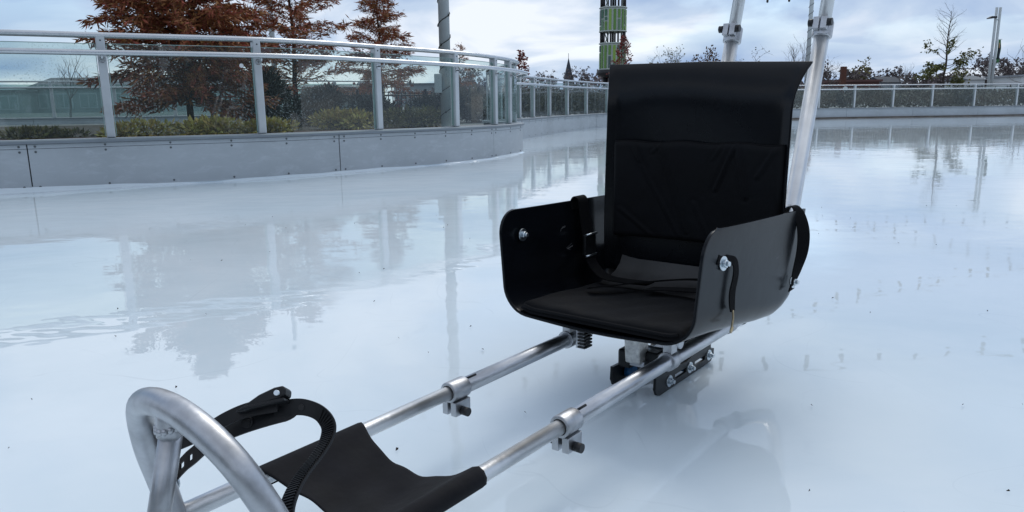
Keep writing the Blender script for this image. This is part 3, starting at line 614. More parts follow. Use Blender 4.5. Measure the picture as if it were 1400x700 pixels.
# foot sling
P = []
NU, NV = 34, 40
for i in range(NU + 1):
    b_ = i / NU; u = 0.50 + 0.178 * b_; row = []
    for j in range(NV + 1):
        a = j / NV
        if a < 0.14:      # sleeve round the left tube
            th = math.pi * (-0.55 + 1.15 * (a / 0.14)); row.append(L(-RV - 0.0138 * math.cos(th) * 1.0, u, ZR + 0.0138 * math.sin(th)))
        elif a > 0.86:
            th = math.pi * (-0.55 + 1.15 * ((1 - a) / 0.14)); row.append(L(RV + 0.0138 * math.cos(th), u, ZR + 0.0138 * math.sin(th)))
        else:
            q = (a - 0.14) / 0.72; x0 = -RV + 0.0138 * 0.309 + 0.0; v = x0 * (1 - q) - x0 * q
            sag = 4 * q * (1 - q); sag = sag * (0.86 + 0.28 * q); z = ZR + 0.0131 - 0.033 * sag - 0.006 * sag * math.sin(math.pi * b_) + 0.0015 * math.sin(11 * b_ + 7 * q) * sag + 0.002 * math.sin(23 * q + 3 * b_) * sag
            uu = u + (0.5 - b_) * 0.04 * sag ** 0.8 + 0.004 * math.sin(5 * q) * sag * (1 - b_)
            row.append(L(v, uu, z))
    P.append(row)
sg = MB().grid(P).build('foot_sling', 'sling_fabric', sled); solid(sg, 0.0016, 1)

# ratchet strap over the feet
A = [(-.128, .386, .141), (-.126, .396, .164), (-.120, .408, .179), (-.112, .418, .189), (-.095, .432, .208), (-.075, .445, .221), (-.055, .458, .231), (-.030, .476, .241), (-.008, .494, .248)]
cA = catmull([L(*p) for p in A], 6)
wv = Vector((-0.42, 0.35, 0.84)); nA = len(cA)
wA = [wv.normalized() * (0.0105 + 0.0015 * i / nA) for i in range(nA)]
for i in range(4): wA[-1 - i] = wA[-1 - i] * (0.55, 0.8, 0.93, 1.0)[i]
band = MB(); thA = 0.003
# perforated band : two edge strips and the webs between the holes
band_o = None
for i in range(nA - 1):
    p, q = cA[i], cA[i + 1]; t_ = (q - p).normalized(); n_ = t_.cross(wv).normalized() * (thA / 2); hole = (8 <= i <= 26 and i % 5 in (0, 1)) 
    for lo, hi in (((-1, -0.34), (0.34, 1)) if hole else ((-1, 1),)):
        P4 = []
        for c_, w_ in ((p, wA[i]), (q, wA[i + 1])): P4.append([c_ + w_ * hi + n_, c_ + w_ * lo + n_, c_ + w_ * lo - n_, c_ + w_ * hi - n_])
        band.grid(P4, False, True)
ankle = band.build('ratchet_band', 'strap_plastic', sled)
bolt(L(-.1290, .392, .156), (0.5, -0.8, 0.25), 0.0125, parent=ankle)
pA = Vector(L(-.055, .457, .231)); nv = Vector((0.55, -0.75, 0.35)).normalized()
MB().tube([pA + nv * 0.0005, pA + nv * 0.0035], 0.007, 16).build('rivet', 'strap_plastic', ankle)
MB().tube([pA + nv * 0.0030, pA + nv * 0.0046], 0.0042, 16).build('rivet', 'black_steel', ankle)
for k in (-.030, -.0165, -.004):
    f = (k + .055) / .047; q_ = Vector(L(k, .458 + .036 * f, .231 + .017 * f)); MB().tube([q_ + nv * 0.0008, q_ + nv * 0.0021], 0.0036, 12).build('rivet', 'black_bolt', ankle)
B = [(-.030, .477, .245), (-.012, .490, .250), (.000, .502, .248), (.014, .510, .241), (.028, .510, .230), (.042, .495, .221), (.055, .470, .214), (.072, .437, .210), (.088, .411, .203), (.100, .396, .190), (.113, .392, .165), (.118, .395, .13)]
cB = catmull([L(*p) for p in B], 10); nB = len(cB); wB = []
for i in range(nB):
    f = i / (nB - 1); k = min(1, max(0, (f - 0.18) / 0.25)); k = k * k * (3 - 2 * k)
    w_ = Vector((-0.25, 0.25, 0.93)).lerp(Vector((0.80, 0.42, 0.36)), k); wB.append(w_.normalized() * 0.0098)
lad = MB().ribbon(cB, wB, 0.0026).build('ladder_strap', 'strap_plastic', ankle)
m = MB()
acc = 0; nxt = 0.0
for i in range(int(nB * 0.28), nB - 1):
    p, q = cB[i], cB[i + 1]; d = (q - p).length; t_ = (q - p).normalized(); n_ = t_.cross(wB[i]).normalized(); w_ = wB[i].normalized()
    while nxt < acc + d:
        c_ = p.lerp(q, (nxt - acc) / d); rot = Matrix((w_, t_, n_)).transposed()
        for sg_ in (-1, 1): m.box(c_ + n_ * 0.0022 * sg_, (0.015, 0.0016, 0.0022), rot)
        nxt += 0.0036
    acc += d
tag(m.build('strap_teeth', 'strap_plastic', lad), kind='stuff')
C_ = [(-.128, .372, .190), (-.110, .381, .212), (-.095, .396, .219), (-.080, .416, .228), (-.062, .434, .242), (-.045, .453, .251), (-.02, .476, .256)]
cC = catmull([L(*p) for p in C_], 6); MB().ribbon(cC, [wv.normalized() * 0.0085] * len(cC), 0.003).build('ratchet_band', 'strap_plastic', ankle)
# ratchet buckle
bx = Vector(L(-.012, .484, .262)) - Vector(L(-.050, .449, .252)); bl = bx.length; ex = bx.normalized(); ey = ex.cross(Vector((-0.2, 0.5, 0.85)))
ey.normalize(); ez = ex.cross(ey) * -1
if ez.z < 0: ez = -ez
o0 = Vector(L(-.050, .449, .252))
def bp(a, h, w_): return o0 + ex * (a * bl) + ez * h + ey * w_
prof = [(-0.12, -0.004), (0.2, 0.004), (0.45, 0.010), (0.8, 0.0145), (1.0, 0.0145), (1.06, 0.010), (1.03, 0.003), (0.9, 0.000), (0.5, -0.002), (0.1, -0.005)]
m = MB(); n = len(prof); hw = 0.012
m.add([bp(a, h, -hw) for a, h in prof] + [bp(a, h, hw) for a, h in prof], [tuple(range(n)), tuple(range(n, 2 * n))[::-1]] + [(i, (i + 1) % n, (i + 1) % n + n, i + n) for i in range(n)])
bu = bevel(m.build('ratchet_buckle', 'strap_plastic', ankle), 0.002)
m = MB(); m.tube([bp(0.86, 0.007, -hw - 0.003), bp(0.86, 0.007, hw + 0.003)], 0.0032, 12); m.build('buckle_pin', 'zinc', bu)
m = MB(); m.box(bp(0.55, -0.002, 0), (bl * 0.9, 0.028, 0.004), Matrix((ex, ey, ez)).transposed()); bevel(m.build('buckle_base', 'strap_plastic', bu), 0.001)

# ------------------------------------------------------------------ trees and plants
def branch_path(p0, d, ln, n, droop, wob):
    pts = [Vector(p0)]; d = Vector(d).normalized()
    for i in range(n):
        d = (d + Vector((random.gauss(0, wob), random.gauss(0, wob), random.gauss(0, wob) - droop))).normalized(); pts.append(pts[-1] + d * (ln / n))
    return pts
def cypress(loc, H, Rr, nb, per, label, z0=0.12, rise=0.25, seed=1, group='russet conifers on the planted island', prof_=None, lw=1.0):
    random.seed(seed); root = empty('cypress_tree', loc, 0, label, 'tree', group)
    m = MB(); lean = [Vector((random.gauss(0, .02), random.gauss(0, .02), 0)) for _ in range(9)]
    tp = [Vector((0, 0, H * i / 8)) + lean[i] * (i / 8) * 2 for i in range(9)]; m.tube(tp, [0.016 * H * (1 - 0.93 * i / 8) + 0.004 for i in range(9)], 8)
    pos = []; dr = []
    for b in range(nb):
        f = z0 + (0.985 - z0) * ((b + random.random()) / nb); az = b * 2.399 + random.gauss(0, .3); k = (1 - f) / (1 - z0)
        ln = Rr * (float(np.interp(f, prof_[0], prof_[1])) if prof_ else k ** 0.75) * random.uniform(0.72, 1.12) + 0.05; base = Vector((0, 0, H * f)) + lean[int(f * 8)] * f * 2
        d = Vector((math.cos(az), math.sin(az), rise + random.gauss(0, .12) + 0.5 * (1 - k))); n = 7
        pts = branch_path(base, d, ln, n, 0.045, 0.09); m.tube(pts, [0.006 * (0.4 + k) * (1 - 0.85 * i / n) + 0.0015 for i in range(n + 1)], 4, caps=False)
        cnt = int(per * (0.25 + 0.9 * ln / Rr))
        for q in range(cnt):
            t = random.random() ** 0.7 * n * 0.999; i = int(t); c = pts[i].lerp(pts[i + 1], t - i); td = (pts[i + 1] - pts[i]).normalized()
            c = c + Vector((random.gauss(0, .035), random.gauss(0, .035), random.gauss(0, .025))) * (H / 2.8)
            pos.append(c); dr.append(td * random.uniform(0.3, 1.0) + Vector((random.gauss(0, .55), random.gauss(0, .55), random.gauss(-0.22, .4))))
    m.build('trunk', 'bark', root)
    s_ = H / 2.8; n = len(pos)
    leaves('crown', pos, dr, RNG.uniform(0.06, 0.15, n) * s_, RNG.uniform(0.005, 0.012, n) * s_ * lw, 'cypress_leaf', root)
    return root
cypress((-3.93, 9.3, 0.26), 2.6, 1.02, 185, 225, 'large dense russet cypress behind the near left glass', z0=0.15, rise=0.12, seed=3, prof_=([0.15, 0.3, 0.62, 0.7, 0.8, 1], [0.8, 0.98, 0.92, 0.6, 0.32, 0.03]), lw=1.3)
cypress((-3.72, 13.2, 0.26), 3.0, 1.05, 74, 170, 'feathery russet cypress with thin grey pole behind it', z0=0.16, rise=0.3, seed=5, prof_=([0.15, 0.4, 0.72, 0.85, 1], [0.8, 1, 0.85, 0.42, 0.04]))
cypress((-2.88, 17.0, 0.26), 2.95, 1.05, 72, 210, 'small pointed russet cypress left of the wire wrapped pole', z0=0.20, rise=0.15, seed=9)
cypress((-1.5, 22.5, 0.26), 2.05, 0.65, 34, 100, 'little russet cypress just right of the wire wrapped pole', z0=0.2, seed=12)

def bush(name, label, cat, c, size, n, m, ll=(0.05, 0.12), lw=(0.012, 0.03), group=None, up=0.3, stems=True, seed=2, lump=5):
    rg = np.random.default_rng(seed); root = empty(name, (c[0], c[1], 0.26), 0, label, cat, group)
    cen = rg.uniform(-1, 1, (lump, 3)) * np.array([0.62, 0.62, 0.0]); cen[:, 2] = rg.uniform(0.35, 0.72, lump)
    idx = rg.integers(0, lump, n); v = rg.normal(size=(n, 3)); v /= np.linalg.norm(v, axis=1)[:, None]; r_ = rg.uniform(0.2, 1.0, (n, 1)) ** 0.5
    p = cen[idx] + v * r_ * np.array([0.42, 0.42, 0.32]); p[:, 2] = np.clip(p[:, 2], 0.02, 1.05); pos = p * np.array(size); dirs = v + np.array([0, 0, up])
    leaves('foliage', pos, dirs, rg.uniform(*ll, n), rg.uniform(*lw, n), m, root)
    if stems:
        mm = MB()
        for k in range(lump): mm.tube([(0, 0, -0.05), Vector(cen[k] * np.array(size)) * 0.55, Vector(cen[k] * np.array(size))], [0.018, 0.012, 0.006], 5)
        mm.build('stem', 'bark', root)
    return root
# low planting along the island edge
for i, (x, y, sx, sz, mt, lb) in enumerate([(-3.78, 7.7, 0.42, 0.19, 'yellow_leaf', 'low yellow green shrub at the foot of the big cypress, left one'), (-3.15, 7.9, 0.40, 0.22, 'yellow_leaf', 'low olive shrub under the big cypress, middle one'), (-2.62, 8.1, 0.30, 0.18, 'yellow_leaf', 'low yellow green shrub right of the big cypress trunk'),
      (-2.35, 10.6, 0.5, 0.27, 'yellow_leaf', 'rounded yellow grassy shrub left of the third near post'), (-1.45, 10.9, 0.5, 0.3, 'olive_leaf', 'olive shrub between the third near post and the wrapped pole'), (-5.3, 8.6, 0.4, 0.10, 'olive_leaf', 'low olive shrub behind the leftmost glass pane')]):
    bush('low_shrub', lb, 'shrub', (x, y), (sx, 0.4, sz), 1800, mt, (0.03, 0.09), (0.008, 0.02), 'low shrubs in the planting bed', seed=20 + i, lump=11)
for i, (x, y, sx, sz, lb) in enumerate([(-3.35, 10.6, 0.34, 0.85, 'dark tall shrub right of the big cypress'), (-3.3, 12.3, 0.6, 0.62, 'dark shrub behind the second cypress, left'), (-2.5, 13.2, 0.7, 0.52, 'dark shrub in front of the red bush'), (-1.35, 13.6, 0.7, 0.50, 'dark shrub left of the wrapped pole'), (-0.55, 14.2, 0.4, 0.5, 'dark shrub behind the end of the near railing'), (-4.2, 12.3, 0.45, 0.6, 'dark shrub behind the big cypress trunk')]):
    bush('dark_shrub', lb, 'shrub', (x, y), (sx, 0.5, sz), 2600, 'dark_leaf', (0.04, 0.11), (0.008, 0.02), 'dark shrubs on the island', seed=40 + i)
bush('red_bush', 'round red leaved bush beyond the railing, left of the yellow house', 'bush', (-4.6, 20.6), (0.75, 0.6, 1.05), 1500, 'red_leaf', (0.06, 0.12), (0.02, 0.04), seed=60)
bush('red_bush', 'small red sprig above the glass right of the third cypress', 'bush', (-2.75, 18.6), (0.30, 0.3, 1.75), 160, 'red_leaf', (0.06, 0.12), (0.02, 0.04), seed=61)
ib = MB().add([(-9, 6.6, 0.272), (-3.3, 7.0, 0.272), (-2.2, 7.6, 0.272), (-0.75, 9.4, 0.272), (-1.1, 12.6, 0.272), (-0.9, 14.5, 0.272), (-6, 15.5, 0.272), (-13, 13.5, 0.272)], [tuple(range(8))]).build('planting_bed', 'mulch'); tag(ib, 'dark mulch planting bed', None, kind='structure')

def bare_tree(name, loc, H, spread, depth, label, cat='tree', leaf=None, leafn=0, leafzone=(0, 1), lsize=(0.06, 0.12), seed=1, group=None, bm='bark_grey', upright=0.55, r0=None, trunk=0.3):
    random.seed(seed); root = empty(name, loc, 0, label, cat, group); m = MB(); tips = []
    def grow(p, d, ln, r_, k):
        pts = branch_path(p, d, ln, 4, -0.03, 0.10); m.tube(pts, [r_ * (1 - 0.42 * i / 4) for i in range(5)], 5 if k == depth else 3, caps=False)
        if k == 0: tips.append((pts[-1], (pts[-1] - pts[-2]).normalized())); return
        if k <= 2: tips.append((pts[2], (pts[2] - pts[1]).normalized()))
        for i in range(random.choice((2, 3, 3)) if k < depth else 4):
            at = pts[random.choice((2, 3, 4))] if i else pts[-1]; ax = Vector((random.gauss(0, 1), random.gauss(0, 1), random.gauss(0, .4) + upright)).normalized()
            nd = ((pts[-1] - pts[-2]).normalized() * (1.0 - spread) + ax * spread).normalized(); grow(at, nd, ln * random.uniform(0.58, 0.82), r_ * 0.55, k - 1)
    grow(Vector((0, 0, -0.1)), Vector((0, 0, 1)), H * trunk, r0 or H * 0.014, depth)
    zs = max(t[0].z for t in tips); sc = H / zs
    m.v = [(x * sc, y * sc, z * sc) for x, y, z in m.v]
    m.build('trunk', bm, root, fixn=False)
    if leaf:
        tp = [t for t in tips if leafzone[0] * H <= t[0].z * sc <= leafzone[1] * H] or tips
        pos = []; dr = []
        for i in range(leafn):
            t, d = random.choice(tp); pos.append(t * sc + Vector((random.gauss(0, .045), random.gauss(0, .045), random.gauss(0, .04))) * H * 0.4); dr.append((random.gauss(0, 1), random.gauss(0, 1), random.gauss(-.2, .7)))
        leaves('crown', pos, dr, RNG.uniform(*lsize, leafn), RNG.uniform(lsize[0] * .3, lsize[1] * .4, leafn), leaf, root)
    return root
def at(px, d): return ((px - 700) / 1015 * d * 0.985, d)
pf = empty('picket_fence', (0, 0, 0), 0, 'black picket fence behind the shrubs beyond the near left glass', 'fence')
mp_ = MB(); fa, fb = Vector((-5.6, 14.2, 0.26)), Vector((-0.4, 15.6, 0.26)); nf = 62
for i in range(nf + 1): q = fa.lerp(fb, i / nf); mp_.box(q + Vector((0, 0, 0.29)), (0.018, 0.018, 0.58))
tag(mp_.build('pickets', 'tower_black', pf), kind='stuff')
for z in (0.10, 0.52): MB().tube([fa + Vector((0, -0.02, z)), fb + Vector((0, -0.02, z))], 0.016, 6).build('fence_rail', 'tower_black', pf)
for i in range(5): q = fa.lerp(fb, i / 4); mq = MB(); mq.box(q + Vector((0, 0.03, 0.32)), (0.05, 0.05, 0.64)); mq.build('fence_post', 'tower_black', pf)
# leafy columnar red trees
def red_column(px, d, H, Rr, label, seed, n=900):
    rg = np.random.default_rng(seed); x, y = at(px, d); root = empty('red_tree', (x, y, 0.26), 0, label, 'tree', 'small red autumn trees')
    MB().tube([(0, 0, 0), (0.02, 0, H * .5), (0, 0, H * .97)], [0.04, 0.025, 0.006], 6).build('trunk', 'bark', root)
    f = rg.uniform(0.12, 1, n); az = rg.uniform(0, 6.28, n); rad = Rr * (1 - f) ** 0.7 * rg.uniform(0.2, 1.15, n) * (0.75 + 0.35 * np.sin(f * 37 + az * 1.0)) + 0.03
    pos = np.c_[rad * np.cos(az), rad * np.sin(az), f * H + rg.normal(0, .05, n)]; leaves('crown', pos, np.c_[np.cos(az), np.sin(az), rg.normal(0, .7, n)], rg.uniform(.07, .17, n), rg.uniform(.025, .06, n), 'red_leaf', root)
    return root
red_column(716, 36, 2.7, 0.72, 'slim red tree just past the bend of the left railing', 71, 800)
red_column(853, 46, 4.15, 1.25, 'red tree in front of the green tower, behind the backrest', 72, 1500)
red_column(1109, 44, 3.1, 0.5, 'red tree beside the thin wrapped pole, behind the push handle', 73, 500)
# sparse trees right of the tower
x, y = at(968, 42); bush('brown_tree', 'rounded brown leaved tree behind the backrest top, left of the left push handle', 'tree', (x, y), (0.95, 0.8, 3.5), 1500, 'brown_leaf', (0.07, 0.15), (0.03, 0.05), seed=81)
x, y = at(935, 44); bare_tree('sparse_tree', (x, y, .26), 3.5, 0.6, 4, 'thinly leaved tree behind the middle of the backrest top', leaf='olive_leaf', leafn=220, seed=82, upright=.3)
x, y = at(897, 46); bare_tree('sparse_tree', (x, y, .26), 3.6, 0.6, 4, 'thinly leaved pale tree right of the red tree and tower', leaf='olive_leaf', leafn=120, seed=83, upright=.3)
x, y = at(1022, 44); bare_tree('sparse_tree', (x, y, .26), 3.3, 0.62, 4, 'thinly leaved tree between the two push handles', leaf='olive_leaf', leafn=160, seed=84, upright=.3)
x, y = at(1085, 40); bare_tree('bare_tree', (x, y, .26), 3.7, 0.5, 5, 'bare tree left of the thin wrapped pole', seed=85, upright=.7)
def slender_tree(px, d, H, label, seed):
    random.seed(seed); x, y = at(px, d); root = empty('half_bare_tree', (x, y, 0.26), 0, label, 'tree'); m = MB()
    tp = [Vector((0.03 * math.sin(i * 1.3), 0.03 * math.cos(i * 1.9), H * i / 12)) for i in range(13)]; m.tube(tp, [0.062 * (1 - 0.9 * i / 12) + 0.004 for i in range(13)], 7)
    pos = []; dr = []
    for b in range(44):
        f = 0.26 + 0.72 * (b + random.random()) / 44; az = b * 2.4 + random.gauss(0, .3); low = f < 0.53; i = int(f * 12); base = tp[i].lerp(tp[min(12, i + 1)], f * 12 - i)
        ln = H * (random.uniform(0.17, 0.34) if low else random.uniform(0.13, 0.25) * (1.25 - 0.6 * f)); d_ = Vector((math.cos(az), 0.7 * math.sin(az), 0.25 if low else 0.8))
        pts = branch_path(base, d_, ln, 6, 0.05 if low else -0.02, 0.13); m.tube(pts, [0.016 * (1 - 0.8 * k / 6) * (1.2 - f) + 0.003 for k in range(7)], 4, caps=False)
        for k in range(2, 7):
            for q in range(2):
                dd = (pts[k] - pts[k - 1]).normalized() + Vector((random.gauss(0, .6), random.gauss(0, .6), random.gauss(.2, .5))); sub = branch_path(pts[k], dd, ln * random.uniform(.2, .38), 3, 0, .15)
                m.tube(sub, [0.006 * (1.2 - f), 0.005 * (1.2 - f), 0.004 * (1.2 - f), 0.002], 3, caps=False)
                if low and k > 2:
                    for _ in range(11): t = random.choice(sub); pos.append(t + Vector((random.gauss(0, .05), random.gauss(0, .05), random.gauss(0, .035)))); dr.append((random.gauss(0, 1), random.gauss(0, 1), random.gauss(-.3, .5)))
    m.build('trunk', 'bark', root, fixn=False); n = len(pos)
    leaves('crown', pos, dr, RNG.uniform(.08, .16, n), RNG.uniform(.025, .055, n), 'bough_leaf', root)
slender_tree(1287, 34, 4.1, 'half bare tree with green leaves on its low boughs, behind the right railing', 91)
x, y = at(1235, 70); bare_tree('bare_tree', (x, y, .26), 3.6, 0.45, 4, 'slim bare tree left of the half bare tree', seed=86, upright=.8)
x, y = at(1408, 40); bare_tree('bare_tree', (x, y, .26), 3.4, 0.55, 4, 'bare tree cut by the right edge of the picture', seed=87, upright=.5)
x, y = at(1132, 50); bare_tree('bare_tree', (x, y, .26), 3.2, 0.6, 5, 'dense bare tree right of the push handle', seed=88, upright=.3)
x, y = at(100, 30); bare_tree('bare_tree', (x, y, .26), 2.7, 0.45, 4, 'small bare tree seen through the leftmost glass', seed=89, upright=.8)
# distant trees along the skyline
random.seed(5)
far = [(735, 150, 6, 0), (755, 150, 6.5, 0), (790, 140, 6.8, 0), (800, 150, 6.2, 0), (870, 130, 6, 0), (1152, 90, 4.6, 0), (1168, 95, 4.8, 1), (1185, 110, 4.6, 0), (1205, 110, 4.8, 0), (1222, 120, 4.2, 0), (1250, 110, 3.8, 0), (1265, 120, 3.9, 0), (1300, 110, 4.0, 0), (1328, 100, 4.9, 0), (1342, 95, 5.0, 0), (1362, 95, 5.0, 0), (1376, 100, 4.7, 0), (1390, 105, 4.4, 0), (1415, 100, 4.6, 0), (640, 110, 6.0, 0), (660, 130, 6, 0)]
far_lab = ['distant bare tree left of the church, farther one', 'distant bare tree left of the church, nearer the spire', 'distant bare tree right of the church spire', 'distant bare tree right of the spire, second one', 'distant bare tree right of the green tower', 'distant bare tree behind the rust brown post', 'distant greenish tree right of the rust brown post', 'distant bare tree above the low red building',
    'distant bare tree at the right end of the red building', 'distant bare tree right of the slate roofed house', 'distant bare tree left of the half bare tree, farther out', 'distant bare tree just left of the half bare tree trunk', 'distant bare tree just right of the half bare tree trunk', 'distant bare tree behind the small white house', 'distant bare tree just left of the street lamp', 'distant bare tree right of the street lamp banner',
    'distant bare tree second right of the street lamp', 'distant bare tree in front of the cream building', 'distant bare tree at the right picture edge', 'distant bare tree behind the near railing end, left one', 'distant bare tree behind the near railing end, right one']
for i, (px, d, H, k) in enumerate(far):
    x, y = at(px, d)
    bare_tree('distant_tree', (x, y, 0.2), H * random.uniform(1.0, 1.15), 0.68, 4, far_lab[i], leaf='far_wood' if not k else 'olive_leaf', leafn=900, lsize=(0.15, 0.4), seed=100 + i, group='bare trees along the skyline', upright=.25, trunk=.28)
# skyline scrub that reads as one mass
n = 9000; px = RNG.uniform(560, 1500, n); d = RNG.uniform(90, 150, n); hz = (1.9 + 2.0 * np.abs(np.sin(px * 0.021) * np.cos(px * 0.0537)) + 0.6 * np.sin(px * .17)) * d / 110
pos = np.c_[(px - 700) / 1015 * d, d, 0.2 + RNG.uniform(0, 1, n) ** 0.8 * hz]; sc_ = leaves('distant_scrub', pos, RNG.normal(size=(n, 3)) + [0, 0, .4], RNG.uniform(.5, 1.1, n), RNG.uniform(.12, .3, n), 'far_wood'); tag(sc_, 'low brown scrub along the horizon', 'scrub', kind='stuff')
# hedge behind the far railing
def hedge(name, label, ts, off, h, n, m, cv=RINK, depth=0.7):
    t = RNG.uniform(ts[0], ts[1], n); o = off + RNG.uniform(0, depth, n); P = np.array([cv.pt(a, b_, 0)[:2] for a, b_ in zip(t, o)])
    hh = h * (0.82 + 0.18 * np.sin(t * 2.1) * np.sin(t * 5.3 + 1)); z = 0.26 + RNG.uniform(0, 1, n) ** 0.7 * hh
    tag(leaves(name, np.c_[P, z], RNG.normal(size=(n, 3)) * [.6, .6, .5] + [0, 0, .7], RNG.uniform(.08, .22, n), RNG.uniform(.012, .035, n), m), label, 'hedge', kind='stuff')
hedge('hedge', 'grey brown grasses and shrubs behind the far right railing', (24, 44.4), 0.55, 0.72, 12000, 'grass_leaf')
hedge('hedge', 'dark evergreen leaves behind the far right railing', (24, 44.4), 1.1, 0.66, 7000, 'dark_leaf')
hedge('hedge', 'dark planting behind the bending left railing', (13.2, 21), 0.7, 0.62, 7000, 'grass_leaf')

n = 5000; an = RNG.uniform(R(95), R(275), n); rd = RNG.uniform(17, 22, n); hh = (3.6 + 1.6 * np.sin(an * 9) + 1.0 * np.sin(an * 23)) * RNG.uniform(0, 1, n) ** 0.8  # belt added out of view so the glossy backrest mirrors something dark
tag(leaves('reflection_trees', np.c_[np.sin(an) * rd, np.cos(an) * rd, 0.1 + hh], RNG.normal(size=(n, 3)), RNG.uniform(.8, 1.6, n), RNG.uniform(.25, .5, n), 'dark_leaf'), 'dark trees added unseen behind the camera for the backrest to reflect', 'added tree belt', kind='stuff')
# ------------------------------------------------------------------ poles, lamps, strings of lights
def pole(px, d, H, r, label, wrap=True, box=False):
    x, y = at(px, d); root = empty('light_pole', (x, y, 0.26), 0, label, 'pole', 'string light poles')
    MB().tube([(0, 0, 0), (0, 0, H)], [r, r * .88], 18).build('shaft', 'pole_paint', root)
    MB().tube([(0, 0, 0), (0, 0, 0.025)], r * 1.9, 18).build('base_plate', 'pole_paint', root)
    if wrap:
        pts = []; turns = int(H / 0.30)
        for i in range(turns * 12 + 1):
            a = i / 12 * 2 * math.pi; z = H * i / (turns * 12); rr = r * (1 - .12 * z / H) + 0.008; pts.append((rr * math.cos(a), rr * math.sin(a), z))
        m = MB().tube(pts, 0.006, 4, caps=False)
        for i in range(4, turns * 12, 5): m.box(Vector(pts[i]) * 1.0, (0.018, 0.018, 0.03))
        m.build('wrapped_cable', 'cable', root)
    if box: m = MB(); m.box((-r - 0.02, -0.06, 0.62), (0.10, 0.10, 0.26)); bevel(m.build('junction_box', 'pole_paint', root), 0.01)
pole(613, 10.6, 6.2, 0.078, 'grey pole spiralled with light cable behind the near left railing', box=True)
pole(1101, 29, 6.0, 0.082, 'thin grey pole spiralled with light cable left of the right push handle')
pole(383, 21, 6.0, 0.075, 'plain grey pole showing through the second cypress', wrap=False)
def string(label, pts, z, sag=0.0, step=0.95):
    root = empty('string_lights', (0, 0, 0), 0, label, 'string lights', 'festoon strings over the rink')
    c = catmull([(x, y, z) for x, y in pts], 8); MB().tube(c, 0.010, 5).build('cable', 'cable', root)
    cv = Curve(c); me = None
    for t in np.arange(0.4, cv.s[-1], step):
        q = cv.at(t)
        if me is None:
            m = MB(); m.lathe((0, 0, 0), [(0.0, 0.0), (0.028, -0.002), (0.030, -0.09), (0.045, -0.12), (0.056, -0.19), (0.042, -0.25), (0.0, -0.27)], 10); o = m.build('bulb', 'bulb', root); me = o.data; o.location = (q[0], q[1], z)
        else: o = link('bulb', me, root); o.location = (q[0], q[1], z)
string('string of bulbs overhead, mirrored nearest in the ice beside the sled', [(-3.2, 12.4), (-1.46, 13.52), (-.57, 14.11), (.55, 15.08), (1.44, 15.67), (3.28, 15.94), (4.87, 15.7), (6.33, 15.7), (7.48, 16.04), (8.54, 16.2), (9.66, 16.46), (10.85, 16.78), (13.15, 16.76), (18, 16.9)], 5.3)
string('string of bulbs overhead, mirrored in a slanting line right of the seat', [(4.92, 18.5), (7.49, 19.81), (9.43, 20.94), (11.36, 21.95), (13.33, 22.96), (15.56, 24.27), (17.29, 24.85), (19.04, 25.1), (24, 26)], 5.3)
string('string of bulbs overhead, mirrored in a curve near the far railing', [(11.6, 36.2), (14.29, 35.22), (16.25, 32.45), (17.3, 30.45), (17.74, 27.69), (18.1, 25.86), (17.97, 23.63)], 5.3)
string('string of bulbs overhead, mirrored farthest out at the right', [(16.43, 34.6), (19.44, 34.86), (21.73, 35.0), (23.53, 34.57), (28, 33)], 5.3)
# double street lamp with banner
x, y = at(1350, 36); lp = empty('street_lamp', (x, y, 0.26), 0, 'twin pole street lamp with green banner behind the right railing', 'street lamp')
for dx in (-0.085, 0.085): MB().tube([(dx, 0, 0), (dx, 0, 4.45)], 0.058, 12).build('pole', 'pole_paint', lp)
for z in (0.6, 2.2, 3.9): m = MB(); m.box((0, 0, z), (0.12, 0.04, 0.06)); m.build('spacer', 'pole_paint', lp)
m = MB(); m.prism([(-0.06, 3.98), (-0.06, 4.05), (-0.30, 4.06), (-0.46, 3.98), (-0.46, 3.94), (-0.30, 3.95)], 1, -0.09, 0.09); bevel(m.build('lamp_head', 'tower_black', lp), 0.01)
m = MB(); m.grid([[(0.15 + 0.02, 0.005 * math.sin(z * 9), z), (0.29 + 0.03 * math.sin((z - 1.9) / 1.1 * 3.14), 0.02 * math.sin(z * 9), z)] for z in np.linspace(1.95, 3.0, 12)]); bn = solid(m.build('banner', 'banner_green', lp), 0.004)
m = MB(); m.grid([[(0.19, -0.014 + 0.005 * math.sin(z * 9), z), (0.285, -0.012 + 0.016 * math.sin(z * 9), z)] for z in np.linspace(2.12, 2.78, 8)]); solid(m.build('banner_picture', 'banner_dark', bn), 0.003)
m = MB(); m.grid([[(0.20, -0.022 + 0.005 * math.sin(z * 9), z), (0.25, -0.020 + 0.016 * math.sin(z * 9), z)] for z in np.linspace(2.62, 2.86, 5)]); solid(m.build('banner_picture', 'banner_tan', bn), 0.003)
for z in (1.93, 3.02): MB().tube([(0.085, 0, z), (0.33, 0, z)], 0.012, 6).build('banner_arm', 'pole_paint', lp)

